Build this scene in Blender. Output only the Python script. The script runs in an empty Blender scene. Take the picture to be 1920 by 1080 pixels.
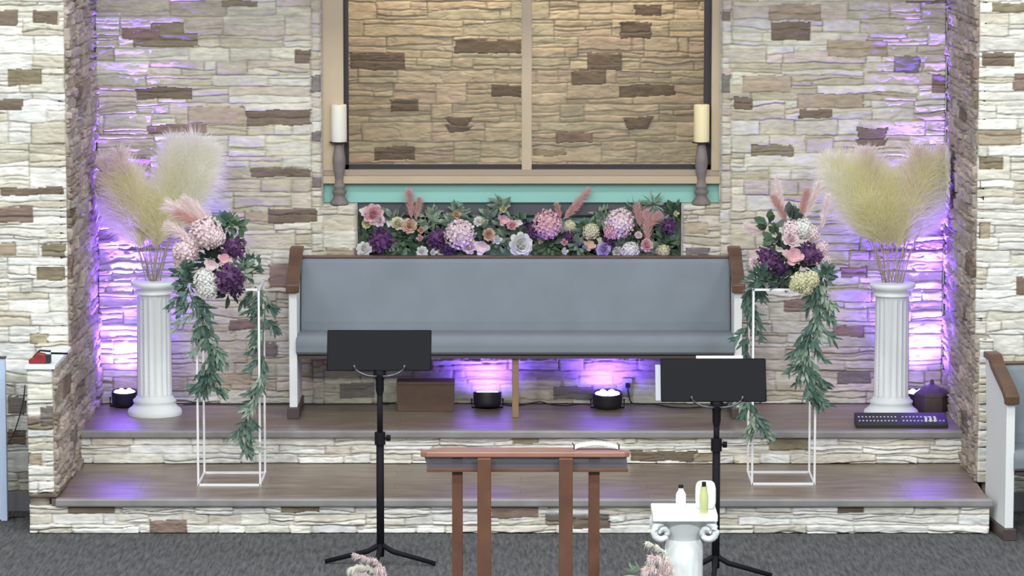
import bpy, math, random
import numpy as np
from mathutils import Vector, Matrix, Euler
PI = math.pi
sc = bpy.context.scene
C = sc.collection

# ------------------------------------------------------------------ camera
FPX, CAMY, CAMZ, PITCH, YAW = 7000.0, -20.6, 3.5, 0.12027, 0.0023
cam_d = bpy.data.cameras.new('camera'); cam = bpy.data.objects.new('camera', cam_d); C.objects.link(cam)
cam.location = (0, CAMY, CAMZ); cam.rotation_euler = (PI/2-PITCH, 0, YAW)
cam_d.sensor_width = 36.0; cam_d.lens = FPX*36/1920; cam_d.clip_end = 200
sc.camera = cam
sc.view_settings.view_transform = 'Standard'; sc.view_settings.look = 'None'
sc.view_settings.gamma = 1.0; sc.view_settings.use_curve_mapping = False
sc.view_settings.exposure = -0.15

# ------------------------------------------------------------------ world and hall lights
w = bpy.data.worlds.new('world'); sc.world = w; w.use_nodes = True
w.node_tree.nodes['Background'].inputs[0].default_value = (0.93, 0.97, 1.0, 1)
w.node_tree.nodes['Background'].inputs[1].default_value = 0.50
def area(name, loc, rot, sx, sy, e, col=(1, 1, 1)):
    l = bpy.data.lights.new(name, 'AREA'); l.shape = 'RECTANGLE'; l.size = sx; l.size_y = sy
    l.energy = e; l.color = col
    o = bpy.data.objects.new(name, l); o.location = loc; o.rotation_euler = rot; C.objects.link(o); return o
for lx in (-4.2, -1.4, 1.4, 4.2):
    area('ceiling_lamp', (lx, -4.2, 5.4), (0.35, 0, 0), 1.2, 0.6, 58, (0.96, 1.0, 1.0))
    area('ceiling_lamp', (lx, -8.5, 5.6), (0.5, 0, 0), 1.2, 0.6, 95, (0.97, 1.0, 1.0))
for lx in (-3.5, 0, 3.5): area('ceiling_lamp', (lx, -13.5, 5.4), (0.85, 0, 0), 1.2, 0.6, 260, (0.97, 1.0, 1.0))
area('baptistery_lamp', (0, 0.75, 3.25), (0.15, 0, 0), 2.2, 0.3, 21, (1.0, 0.80, 0.52))

# ------------------------------------------------------------------ measuring helpers: a pixel of the photo to a point of the place
def ray(px, py):
    r, u = (px-960)/FPX, -(py-540)/FPX
    c, s = math.cos(PITCH), math.sin(PITCH)
    y, z = c+u*s, -s+u*c
    c, s = math.cos(YAW), math.sin(YAW)
    return r*c-y*s, r*s+y*c, z
def P(px, py, Y):
    d = ray(px, py); t = (Y-CAMY)/d[1]
    return d[0]*t, CAMZ+d[2]*t
def G(px, py, Z):
    d = ray(px, py); t = (Z-CAMZ)/d[2]
    return d[0]*t, CAMY+d[1]*t
def PX(px, Y, py=500): return P(px, py, Y)[0]
def PZ(py, Y, px=976): return P(px, py, Y)[1]

# ------------------------------------------------------------------ materials
def mat(name, col, rough=0.6, metal=0.0, var=0.0, vscale=20, bump=0.0, bscale=60, col2=None, spec=0.5, transl=0.0):
    m = bpy.data.materials.new(name); m.use_nodes = True
    nt = m.node_tree; b = nt.nodes['Principled BSDF']
    b.inputs['Base Color'].default_value = (*col, 1); b.inputs['Roughness'].default_value = rough
    b.inputs['Metallic'].default_value = metal; b.inputs['Specular IOR Level'].default_value = spec
    tc = nt.nodes.new('ShaderNodeTexCoord')
    if var or col2:
        n = nt.nodes.new('ShaderNodeTexNoise'); n.inputs['Scale'].default_value = vscale; n.inputs['Detail'].default_value = 4
        nt.links.new(tc.outputs['Object'], n.inputs['Vector'])
        r = nt.nodes.new('ShaderNodeValToRGB')
        r.color_ramp.elements[0].position = 0.3; r.color_ramp.elements[1].position = 0.7
        c2 = col2 if col2 else tuple(c*(1-var) for c in col)
        r.color_ramp.elements[0].color = (*c2, 1); r.color_ramp.elements[1].color = (*col, 1)
        nt.links.new(n.outputs['Fac'], r.inputs['Fac']); nt.links.new(r.outputs['Color'], b.inputs['Base Color'])
        src = r.outputs['Color']
    else: src = None
    if bump:
        n = nt.nodes.new('ShaderNodeTexNoise'); n.inputs['Scale'].default_value = bscale; n.inputs['Detail'].default_value = 5
        nt.links.new(tc.outputs['Object'], n.inputs['Vector'])
        bp = nt.nodes.new('ShaderNodeBump'); bp.inputs['Strength'].default_value = bump; bp.inputs['Distance'].default_value = 0.01
        nt.links.new(n.outputs['Fac'], bp.inputs['Height']); nt.links.new(bp.outputs['Normal'], b.inputs['Normal'])
    if transl:
        t = nt.nodes.new('ShaderNodeBsdfTranslucent'); t.inputs[0].default_value = (*col, 1)
        if src: nt.links.new(src, t.inputs[0])
        mx = nt.nodes.new('ShaderNodeMixShader'); mx.inputs[0].default_value = transl
        out = nt.nodes['Material Output']
        nt.links.new(b.outputs[0], mx.inputs[1]); nt.links.new(t.outputs[0], mx.inputs[2]); nt.links.new(mx.outputs[0], out.inputs[0])
    return m
def emis(name, col, s):
    m = bpy.data.materials.new(name); m.use_nodes = True; b = m.node_tree.nodes['Principled BSDF']
    b.inputs['Base Color'].default_value = (*col, 1); b.inputs['Emission Color'].default_value = (*col, 1)
    b.inputs['Emission Strength'].default_value = s; return m
def glassy(name, tint, refl, alpha):
    m = bpy.data.materials.new(name); m.use_nodes = True; nt = m.node_tree; nt.nodes.clear()
    o = nt.nodes.new('ShaderNodeOutputMaterial'); t = nt.nodes.new('ShaderNodeBsdfTransparent'); t.inputs[0].default_value = (*tint, 1)
    g = nt.nodes.new('ShaderNodeBsdfPrincipled'); g.inputs['Base Color'].default_value = (*refl, 1); g.inputs['Roughness'].default_value = 0.12
    mx = nt.nodes.new('ShaderNodeMixShader'); mx.inputs[0].default_value = alpha
    nt.links.new(t.outputs[0], mx.inputs[1]); nt.links.new(g.outputs[0], mx.inputs[2]); nt.links.new(mx.outputs[0], o.inputs[0]); return m
def stone_mat(name):
    m = bpy.data.materials.new(name); m.use_nodes = True; nt = m.node_tree; b = nt.nodes['Principled BSDF']
    b.inputs['Roughness'].default_value = 0.85; b.inputs['Specular IOR Level'].default_value = 0.25
    a = nt.nodes.new('ShaderNodeAttribute'); a.attribute_name = 'stone'
    tc = nt.nodes.new('ShaderNodeTexCoord')
    n = nt.nodes.new('ShaderNodeTexNoise'); n.inputs['Scale'].default_value = 26; n.inputs['Detail'].default_value = 6
    mp = nt.nodes.new('ShaderNodeMapping'); mp.inputs['Scale'].default_value = (0.6, 0.6, 1.7)
    nt.links.new(tc.outputs['Object'], mp.inputs[0]); nt.links.new(mp.outputs[0], n.inputs['Vector'])
    mr = nt.nodes.new('ShaderNodeMapRange'); mr.inputs[1].default_value = 0.3; mr.inputs[2].default_value = 0.7
    mr.inputs[3].default_value = 0.80; mr.inputs[4].default_value = 1.12
    nt.links.new(n.outputs['Fac'], mr.inputs[0])
    vm = nt.nodes.new('ShaderNodeVectorMath'); vm.operation = 'SCALE'
    nt.links.new(a.outputs['Color'], vm.inputs[0]); nt.links.new(mr.outputs[0], vm.inputs['Scale'])
    nt.links.new(vm.outputs[0], b.inputs['Base Color'])
    bp = nt.nodes.new('ShaderNodeBump'); bp.inputs['Strength'].default_value = 0.35; bp.inputs['Distance'].default_value = 0.006
    nt.links.new(n.outputs['Fac'], bp.inputs['Height']); nt.links.new(bp.outputs['Normal'], b.inputs['Normal'])
    return m
def plank_mat(name, c1, c2, c3):
    m = bpy.data.materials.new(name); m.use_nodes = True; nt = m.node_tree; b = nt.nodes['Principled BSDF']
    b.inputs['Roughness'].default_value = 0.34
    tc = nt.nodes.new('ShaderNodeTexCoord'); mp = nt.nodes.new('ShaderNodeMapping'); mp.inputs['Scale'].default_value = (1.3, 9, 9)
    nt.links.new(tc.outputs['Object'], mp.inputs[0])
    n = nt.nodes.new('ShaderNodeTexNoise'); n.inputs['Scale'].default_value = 3.5; n.inputs['Detail'].default_value = 6
    nt.links.new(mp.outputs[0], n.inputs['Vector'])
    r = nt.nodes.new('ShaderNodeValToRGB'); e = r.color_ramp.elements
    e[0].position = 0.3; e[0].color = (*c1, 1); e[1].position = 0.7; e[1].color = (*c3, 1); k = e.new(0.5); k.color = (*c2, 1)
    nt.links.new(n.outputs['Fac'], r.inputs['Fac'])
    br = nt.nodes.new('ShaderNodeTexBrick'); br.inputs['Scale'].default_value = 1.0; br.inputs['Mortar Size'].default_value = 0.0015
    br.inputs['Brick Width'].default_value = 1.3; br.inputs['Row Height'].default_value = 0.17
    br.inputs['Color1'].default_value = (1, 1, 1, 1); br.inputs['Color2'].default_value = (0.82, 0.80, 0.80, 1); br.inputs['Mortar'].default_value = (0.45, 0.4, 0.4, 1)
    nt.links.new(tc.outputs['Object'], br.inputs['Vector'])
    mx = nt.nodes.new('ShaderNodeMixRGB'); mx.blend_type = 'MULTIPLY'; mx.inputs[0].default_value = 1
    nt.links.new(r.outputs[0], mx.inputs[1]); nt.links.new(br.outputs['Color'], mx.inputs[2]); nt.links.new(mx.outputs[0], b.inputs['Base Color'])
    return m
def carpet_mat(name):
    m = bpy.data.materials.new(name); m.use_nodes = True; nt = m.node_tree; b = nt.nodes['Principled BSDF']
    b.inputs['Roughness'].default_value = 0.95; b.inputs['Specular IOR Level'].default_value = 0.1
    tc = nt.nodes.new('ShaderNodeTexCoord'); mp = nt.nodes.new('ShaderNodeMapping')
    mp.inputs['Scale'].default_value = (2.2, 0.24, 1); mp.inputs['Rotation'].default_value = (0, 0, 0.2)
    nt.links.new(tc.outputs['Object'], mp.inputs[0])
    n = nt.nodes.new('ShaderNodeTexNoise'); n.inputs['Scale'].default_value = 26; n.inputs['Detail'].default_value = 7; n.inputs['Roughness'].default_value = 0.7
    nt.links.new(mp.outputs[0], n.inputs['Vector'])
    r = nt.nodes.new('ShaderNodeValToRGB'); e = r.color_ramp.elements
    e[0].position = 0.36; e[0].color = (0.06, 0.062, 0.065, 1); e[1].position = 0.68; e[1].color = (0.165, 0.165, 0.165, 1)
    nt.links.new(n.outputs['Fac'], r.inputs['Fac']); nt.links.new(r.outputs[0], b.inputs['Base Color'])
    bp = nt.nodes.new('ShaderNodeBump'); bp.inputs['Strength'].default_value = 0.6; bp.inputs['Distance'].default_value = 0.01
    nt.links.new(n.outputs['Fac'], bp.inputs['Height']); nt.links.new(bp.outputs['Normal'], b.inputs['Normal'])
    return m
M = dict(
    stone=stone_mat('ledge_stone'), plank=plank_mat('laminate_plank', (0.16, 0.12, 0.09), (0.235, 0.185, 0.135), (0.32, 0.265, 0.20)),
    nosing=mat('step_nosing', (0.30, 0.285, 0.285), 0.35, var=0.25, vscale=8), carpet=carpet_mat('grey_carpet'),
    tan=mat('tan_paint', (0.50, 0.40, 0.27), 0.5, var=0.1, vscale=4), sill=mat('sill_paint', (0.34, 0.27, 0.20), 0.5),
    teal=mat('teal_paint', (0.27, 0.54, 0.48), 0.35, var=0.06, vscale=3), dark=mat('dark_frame', (0.018, 0.013, 0.02), 0.4),
    shade=mat('niche_shade_grey', (0.07, 0.07, 0.085), 0.5), glass=glassy('window_glass', (0.97, 0.97, 0.96), (0.5, 0.5, 0.5), 0.02),
    fabric=mat('grey_upholstery', (0.205, 0.235, 0.265), 0.9, var=0.1, vscale=5, bump=0.15, bscale=300),
    brown=mat('stained_wood', (0.125, 0.067, 0.038), 0.4, var=0.35, vscale=12), dbrown=mat('dark_stained_wood', (0.075, 0.05, 0.05), 0.45),
    legwood=mat('leg_wood', (0.30, 0.19, 0.09), 0.5, var=0.2, vscale=10),
    tablewood=mat('cherry_wood', (0.155, 0.072, 0.042), 0.35, var=0.3, vscale=9), rimwood=mat('cherry_rim', (0.36, 0.18, 0.13), 0.3, var=0.2, vscale=9),
    white=mat('white_paint', (0.78, 0.80, 0.80), 0.5), plaster=mat('white_plaster', (0.80, 0.84, 0.84), 0.55, bump=0.1, bscale=30),
    black=mat('black_metal', (0.010, 0.010, 0.013), 0.7, spec=0.15), blackp=mat('black_plastic', (0.015, 0.015, 0.02), 0.5),
    steel=mat('worn_steel', (0.12, 0.12, 0.14), 0.3, metal=0.6), wire=mat('white_wire', (0.82, 0.82, 0.84), 0.4),
    wax=mat('ivory_wax', (0.74, 0.72, 0.58), 0.5), wax2=mat('yellow_wax', (0.80, 0.70, 0.40), 0.5),
    greywood=mat('weathered_wood', (0.22, 0.19, 0.17), 0.7, var=0.35, vscale=18),
    led=emis('led_lens', (0.72, 0.68, 1.0), 5.0), paper=mat('white_paper', (0.80, 0.80, 0.80), 0.6),
    pampas=mat('cream_pampas', (0.97, 0.95, 0.76), 0.9, transl=0.6, col2=(0.94, 0.91, 0.68), vscale=6),
    pampasw=mat('white_pampas', (0.98, 0.97, 0.90), 0.9, transl=0.6), pampasd=mat('dusty_pink_pampas', (0.68, 0.43, 0.40), 0.9, transl=0.3),
    pampasp=mat('pale_pink_pampas', (0.88, 0.76, 0.75), 0.9, transl=0.3),
    stem=mat('dry_stem', (0.45, 0.40, 0.24), 0.8), gstem=mat('green_stem', (0.10, 0.16, 0.09), 0.8),
    pink=mat('pink_petal', (0.80, 0.55, 0.57), 0.7, col2=(0.70, 0.40, 0.45), vscale=40, transl=0.25),
    pale=mat('pale_pink_petal', (0.86, 0.76, 0.76), 0.7, col2=(0.78, 0.60, 0.64), vscale=40, transl=0.25),
    wpet=mat('white_petal', (0.84, 0.84, 0.82), 0.7, col2=(0.76, 0.75, 0.70), vscale=40, transl=0.25),
    cream=mat('cream_petal', (0.80, 0.76, 0.56), 0.7, col2=(0.66, 0.66, 0.42), vscale=40, transl=0.25),
    peach=mat('peach_petal', (0.76, 0.58, 0.42), 0.7, col2=(0.66, 0.45, 0.34), vscale=40, transl=0.25),
    purple=mat('purple_petal', (0.17, 0.07, 0.19), 0.75, col2=(0.09, 0.035, 0.11), vscale=50, transl=0.15),
    dpurple=mat('dark_purple_petal', (0.10, 0.045, 0.14), 0.75, col2=(0.05, 0.025, 0.07), vscale=50, transl=0.15),
    lilac=mat('lilac_and_violet_lit_petal', (0.62, 0.50, 0.78), 0.7, col2=(0.45, 0.36, 0.65), vscale=40, transl=0.25),
    leaf=mat('green_leaf', (0.13, 0.21, 0.12), 0.55, col2=(0.065, 0.12, 0.075), vscale=30, transl=0.15),
    sage=mat('sage_leaf', (0.32, 0.39, 0.30), 0.6, col2=(0.19, 0.27, 0.20), vscale=30, transl=0.15),
    gleaf=mat('garland_leaf', (0.13, 0.215, 0.165), 0.55, col2=(0.06, 0.12, 0.095), vscale=25, transl=0.2),
    dleaf=mat('dark_leaf', (0.05, 0.08, 0.06), 0.5, transl=0.1),
    yel=mat('yellow_liquid', (0.56, 0.60, 0.28), 0.2), red=mat('red_plastic', (0.24, 0.02, 0.02), 0.4),
    boxw=mat('brown_box', (0.10, 0.055, 0.035), 0.6, var=0.2), basket=mat('brown_basket', (0.085, 0.055, 0.05), 0.6, var=0.3, vscale=40),
    outlet=mat('outlet_plastic', (0.30, 0.30, 0.36), 0.4), cloth=mat('white_cloth', (0.82, 0.80, 0.80), 0.9, bump=0.3, bscale=30),
    panel=mat('pale_blue_panel', (0.50, 0.60, 0.80), 0.35), button=mat('grey_button', (0.55, 0.55, 0.62), 0.5),
    smoke=glassy('smoked_acrylic', (0.55, 0.54, 0.58), (0.16, 0.15, 0.17), 0.62),
)

# ------------------------------------------------------------------ mesh helpers
class MB:
    def __init__(s): s.v = []; s.f = []; s.sm = []
    def add(s, vs, fs, smooth=False):
        o = len(s.v); s.v += [tuple(v) for v in vs]; s.f += [tuple(i+o for i in f) for f in fs]; s.sm += [smooth]*len(fs)
    def box(s, x0, x1, y0, y1, z0, z1):
        v = [(x, y, z) for x in (x0, x1) for y in (y0, y1) for z in (z0, z1)]
        s.add(v, [(0, 1, 3, 2), (4, 6, 7, 5), (0, 4, 5, 1), (2, 3, 7, 6), (0, 2, 6, 4), (1, 5, 7, 3)])
    def prism(s, pts, axis, a, b):
        # polygon in the two other axes, extruded along axis from a to b
        def mk(p, t): return {'x': (t, p[0], p[1]), 'y': (p[0], t, p[1]), 'z': (p[0], p[1], t)}[axis]
        n = len(pts); v = [mk(p, a) for p in pts]+[mk(p, b) for p in pts]
        s.add(v, [tuple(range(n))[::-1], tuple(range(n, 2*n))]+[(i, (i+1) % n, n+(i+1) % n, n+i) for i in range(n)])
    def lathe(s, prof, c=(0, 0, 0), n=32, flute=None, rot=None):
        v = []
        for (r, z) in prof:
            for i in range(n):
                a = 2*PI*i/n; rr = r
                if flute and flute[0] < z < flute[1]: rr = r*(1-flute[3]*abs(math.sin(a*flute[2]/2))**0.6)
                p = Vector((rr*math.cos(a), rr*math.sin(a), z))
                if rot: p = rot @ p
                v.append((p.x+c[0], p.y+c[1], p.z+c[2]))
        m = len(prof); f = [(j*n+i, j*n+(i+1) % n, (j+1)*n+(i+1) % n, (j+1)*n+i) for j in range(m-1) for i in range(n)]
        o = len(s.v); s.add(v, f, True); s.add(v[:n], [tuple(range(n))[::-1]]); s.add(v[-n:], [tuple(range(n))])
    def tube(s, pts, r, n=8, cap=True):
        pts = [Vector(p) for p in pts]; v = []; rs = r if isinstance(r, (list, tuple)) else [r]*len(pts)
        up = Vector((0, 0, 1)); 
        for i, p in enumerate(pts):
            t = (pts[min(i+1, len(pts)-1)]-pts[max(i-1, 0)]).normalized()
            a = t.cross(Vector((0, 1, 0)) if abs(t.z) > 0.9 else up).normalized(); b = t.cross(a)
            for k in range(n):
                q = p+(a*math.cos(2*PI*k/n)+b*math.sin(2*PI*k/n))*rs[i]; v.append(tuple(q))
        f = [(j*n+i, j*n+(i+1) % n, (j+1)*n+(i+1) % n, (j+1)*n+i) for j in range(len(pts)-1) for i in range(n)]
        if cap: f += [tuple(range(n))[::-1], tuple(range((len(pts)-1)*n, len(pts)*n))]
        s.add(v, f, True)
    def build(s, name, m, parent=None, bevel=0, loc=None, label=None, kind=None):
        me = bpy.data.meshes.new(name); me.from_pydata(s.v, [], s.f); me.materials.append(m)
        me.polygons.foreach_set('use_smooth', s.sm); me.update()
        o = bpy.data.objects.new(name, me); C.objects.link(o)
        if loc: o.location = loc
        if parent: o.parent = parent
        if label: o['label'] = label
        if kind: o['kind'] = kind
        if bevel:
            b = o.modifiers.new('bevel', 'BEVEL'); b.width = bevel; b.segments = 3; b.limit_method = 'ANGLE'
        return o
def tag(o, label, cat, group=None, kind=None):
    o['label'] = label; o['category'] = cat
    if group: o['group'] = group
    if kind: o['kind'] = kind
    return o
def thing(name, label, cat, loc=(0, 0, 0), rz=0, group=None):
    o = bpy.data.objects.new(name, None); o.empty_display_size = 0.05; C.objects.link(o); o.location = loc; o.rotation_euler = (0, 0, rz)
    return tag(o, label, cat, group)
def struct(o): o['kind'] = 'structure'; return o

# ------------------------------------------------------------------ split-face stone, one relief mesh per wall
def vnoise(rng, ny, nx, cy, cx):
    gy, gx = int(ny/cy)+3, int(nx/cx)+3
    g = rng.random((gy, gx))*2-1
    y = np.arange(ny)/cy; x = np.arange(nx)/cx; iy = y.astype(int); ix = x.astype(int)
    fy = y-iy; fx = x-ix; fy = (fy*fy*(3-2*fy))[:, None]; fx = (fx*fx*(3-2*fx))[None]
    a = g[np.ix_(iy, ix)]; b = g[np.ix_(iy, ix+1)]; c = g[np.ix_(iy+1, ix)]; d = g[np.ix_(iy+1, ix+1)]
    return (a*(1-fx)+b*fx)*(1-fy)+(c*(1-fx)+d*fx)*fy
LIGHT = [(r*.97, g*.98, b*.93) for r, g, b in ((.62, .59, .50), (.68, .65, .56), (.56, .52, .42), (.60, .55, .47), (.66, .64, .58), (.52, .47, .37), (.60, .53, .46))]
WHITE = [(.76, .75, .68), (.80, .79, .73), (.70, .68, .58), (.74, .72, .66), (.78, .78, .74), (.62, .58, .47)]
STEP = [(.86, .85, .80), (.88, .87, .83), (.82, .80, .72), (.84, .82, .77), (.86, .86, .84), (.74, .70, .60)]
WARM = [(.58, .50, .38), (.63, .55, .42), (.55, .48, .36), (.60, .50, .40), (.54, .50, .38)]
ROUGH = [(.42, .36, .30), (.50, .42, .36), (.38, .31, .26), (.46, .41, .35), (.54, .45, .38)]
DK = {'d': (.20, .155, .115), 'o': (.27, .23, .15), 'p': (.27, .195, .16), 't': (.42, .35, .25), 'g': (.22, .195, .175)}
def stone_wall(name, O, U, N, W, H, seed, pal, dark=(), holes=(), seams=(), ru=0.007, rv=0.0045, relief=0.018, pdark=0.04, ch=(.06, .125), core=None, rough=1.0):
    """O: lower corner, U: along the wall, N: facing; dark: (u0,v0,u1,v1,key[,taper]) ; holes: (u0,v0,u1,v1); seams: u of vertical joints"""
    rng = np.random.default_rng(seed); rnd = random.Random(seed)
    nx = int(W/ru)+1; ny = int(H/rv)+1
    u = np.linspace(0, W, nx); v = np.linspace(0, H, ny)
    hgt = np.zeros((ny, nx)); col = np.zeros((ny, nx, 3)); gd = np.ones((ny, nx))*9
    wav = vnoise(rng, ny, nx, .07/rv, .11/ru)+0.5*vnoise(rng, ny, nx, .03/rv, .04/ru)
    VV = v[:, None]+wav*0.0055; 
    def paint(i0, i1, lo, hi, c, h, u0, u1, tap=0, rounded=False):
        # stones between wavy lines lo and hi (arrays over the columns i0..i1)
        if i1 <= i0: return
        sub = VV[:, i0:i1]; jmin = max(0, int((lo.min()-.03)/rv)); jmax = min(ny, int((hi.max()+.03)/rv)+1)
        sub = sub[jmin:jmax]; uu = u[None, i0:i1]
        uw = uu+wav[jmin:jmax, i0:i1]*0.004
        tt = np.clip((sub-lo)/np.maximum(hi-lo, 1e-4), 0, 1)
        a0 = u0+tap*(1-tt); a1 = u1-tap*(1-tt)
        m = (sub >= lo) & (sub < hi) & (uw >= a0) & (uw < a1)
        d = np.minimum(np.minimum(sub-lo, hi-sub), np.minimum(uw-a0, a1-uw)*0.8)
        hh = h+(tt-.5)*rnd.uniform(-.003, .010)+((uu-u0)/max(u1-u0, .01)-.5)*rnd.uniform(-.007, .007)
        cc = np.array(c)*rnd.uniform(.90, 1.08)
        hgt[jmin:jmax, i0:i1][m] = np.broadcast_to(hh, m.shape)[m]; gd[jmin:jmax, i0:i1][m] = d[m]; col[jmin:jmax, i0:i1][m] = cc
    def fill(ua, ub, narrow=False):
        y = -rnd.uniform(0, .05)
        while y < H+.02:
            h = rnd.uniform(*ch) if not narrow else rnd.uniform(.03, .075)
            x = ua-(0 if narrow else rnd.uniform(0, .3))
            while x < ub:
                wd = (ub-ua) if narrow else rnd.choice([rnd.uniform(.12, .26), rnd.uniform(.22, .42), rnd.uniform(.3, .6)])
                if ub-x-wd < .08: wd = ub-x+.001
                i0 = max(0, int((max(x, ua)-.012)/ru)); i1 = min(nx, int((min(x+wd, ub)+.012)/ru)+2)
                if i1 <= i0: x += wd; continue
                nl = 1 if narrow else (rnd.choices([1, 2, 3, 4], [1.2, 3.5, 4, 2.2])[0] if h > .085 else rnd.choices([1, 2, 3], [2, 4, 2])[0])
                if rnd.random() < .09 and not narrow: nl = 1
                cuts = [0]+sorted(rnd.uniform(.18, .82) for _ in range(nl-1))+[1]
                dk = rnd.random() < pdark
                base = rnd.choice(pal); lines = []
                for c in cuts:
                    ln = np.full(i1-i0, y+c*h)
                    if 0 < c < 1:
                        xx = u[i0:i1]; ph = rnd.uniform(0, 6); ln = ln+rnd.uniform(.002, .009)*np.sin(xx*rnd.uniform(6, 22)+ph)+rnd.uniform(-.03, .03)*(xx-x-wd/2)
                    lines.append(ln)
                hb = rnd.uniform(.35, .85)*relief
                for k in range(nl):
                    lo, hi = lines[k], np.maximum(lines[k+1], lines[k]+.0005)
                    c = DK[rnd.choice('dopg')] if dk else (base if rnd.random() < .55 else rnd.choice(pal))
                    # a layer may itself break into two or three blocks
                    nb = rnd.choice([1, 1, 2]) if (wd > .25 and not dk) else 1
                    us = [max(x, ua)]+sorted(rnd.uniform(x+.06, x+wd-.06) for _ in range(nb-1))+[min(x+wd, ub)]
                    for q in range(nb):
                        hq = np.clip(hb+rnd.uniform(-.45, .45)*relief, .12*relief, 1.25*relief)
                        paint(i0, i1, lo, hi, c if q == 0 else (c if dk or rnd.random() < .5 else rnd.choice(pal)), hq, us[q], us[q+1])
                x += wd
            y += h
    es = [0]+[s for s in seams]+[W]
    for a, b in zip(es[:-1], es[1:]):
        fill(a, b, narrow=(b-a) < .12)
    for dkr in dark:
        u0, v0, u1, v1, key = dkr[:5]; tp = dkr[5] if len(dkr) > 5 else 0
        i0 = max(0, int((u0-.02)/ru)); i1 = min(nx, int((u1+.02)/ru)+2)
        if i1 <= i0: continue
        xx = u[i0:i1]
        wl = rnd.uniform(.001, .004)*np.sin(xx*rnd.uniform(10, 30)+rnd.uniform(0, 6))
        n = rnd.choice([1, 2]) if (v1-v0) > .06 else 1
        mid = v0+(v1-v0)*rnd.uniform(.35, .65)
        L = [np.full(i1-i0, v0)+wl, np.full(i1-i0, v1)+wl] if n == 1 else [np.full(i1-i0, v0)+wl, np.full(i1-i0, mid)-wl, np.full(i1-i0, v1)+wl]
        for k in range(len(L)-1):
            paint(i0, i1, L[k], L[k+1], DK[key], relief*rnd.uniform(.25, .8), u0, u1, tap=tp)
    g = np.clip(gd/0.0052, 0, 1); g = g*g*(3-2*g)
    fine = (vnoise(rng, ny, nx, .022/rv, .05/ru)*.5+vnoise(rng, ny, nx, .011/rv, .02/ru)*.3+vnoise(rng, ny, nx, .05/rv, .10/ru)*.5)
    D = hgt*(.35+.65*g)-.012*(1-g)+fine*.0042*rough*(.3+.7*g)
    crack = vnoise(rng, ny, nx, .018/rv, .14/ru); D -= (np.abs(crack) < .06)*.004*rough
    shade = .55+.45*g    # earth-brown joints between the stones
    col = col*(1+.10*vnoise(rng, ny, nx, .06/rv, .12/ru))[..., None]
    joint = np.array([.25, .22, .18]); col = col*shade[..., None]+joint*(1-shade)[..., None]
    keep = np.ones((ny, nx), bool); D[0] = -.04; D[-1] = -.04; D[:, 0] = -.04; D[:, -1] = -.04
    for (a, b, c, d) in holes:
        keep &= ~((u[None] > a) & (u[None] < c) & (v[:, None] > b) & (v[:, None] < d))
        edge = (u[None] > a-ru) & (u[None] < c+ru) & (v[:, None] > b-rv) & (v[:, None] < d+rv); D[edge] = -.05
    O = np.array(O); U = np.array(U); N = np.array(N)
    Pn = O+u[None, :, None]*U+v[:, None, None]*np.array([0, 0, 1])+D[..., None]*N
    idx = np.arange(ny*nx).reshape(ny, nx)
    q = np.stack([idx[:-1, :-1], idx[:-1, 1:], idx[1:, 1:], idx[1:, :-1]], -1)
    if np.dot(np.cross(U, [0, 0, 1]), N) < 0: q = q[..., ::-1]
    kf = keep[:-1, :-1] | keep[:-1, 1:] | keep[1:, 1:] | keep[1:, :-1]
    q = q[kf].reshape(-1, 4)
    Vv = Pn.reshape(-1, 3); cv = col.reshape(-1, 3)
    if core:
        mb = MB()
        for bx in core: mb.box(*bx)
        fb = np.array(mb.f)+len(Vv); Vv = np.vstack([Vv, np.array(mb.v)]); q = np.vstack([q, fb]); cv = np.vstack([cv, np.tile([.42, .38, .32], (len(mb.v), 1))])
    me = bpy.data.meshes.new(name); nv, nf = len(Vv), len(q)
    me.vertices.add(nv); me.vertices.foreach_set('co', Vv.ravel().astype(np.float32))
    me.loops.add(nf*4); me.loops.foreach_set('vertex_index', q.ravel().astype(np.int32))
    me.polygons.add(nf); me.polygons.foreach_set('loop_start', np.arange(0, nf*4, 4, dtype=np.int32))
    me.update(calc_edges=True)
    at = me.color_attributes.new('stone', 'FLOAT_COLOR', 'POINT')
    at.data.foreach_set('color', np.hstack([np.clip(cv, 0, 1), np.ones((nv, 1))]).ravel().astype(np.float32))
    me.materials.append(M['stone'])
    o = bpy.data.objects.new(name, me); C.objects.link(o); o['kind'] = 'structure'; return o

# ------------------------------------------------------------------ key sizes of the place
WX = 2.35            # half width of the alcove
Z1, Z2 = .18, .36    # step levels
YA = -.953           # front of the upper platform
YB = -2.01           # front of the lower step
YW = -1.33           # plane of the hall's front wall
TOP = 3.35
def drk(lst, Y, x0, z0):
    out = []
    for d in lst:
        a, b = P(d[0], d[3], Y); c, e = P(d[2], d[1], Y)
        out.append((a-x0, b-z0, c-x0, e-z0, d[4])+((d[5],) if len(d) > 5 else ()))
    return out
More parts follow.
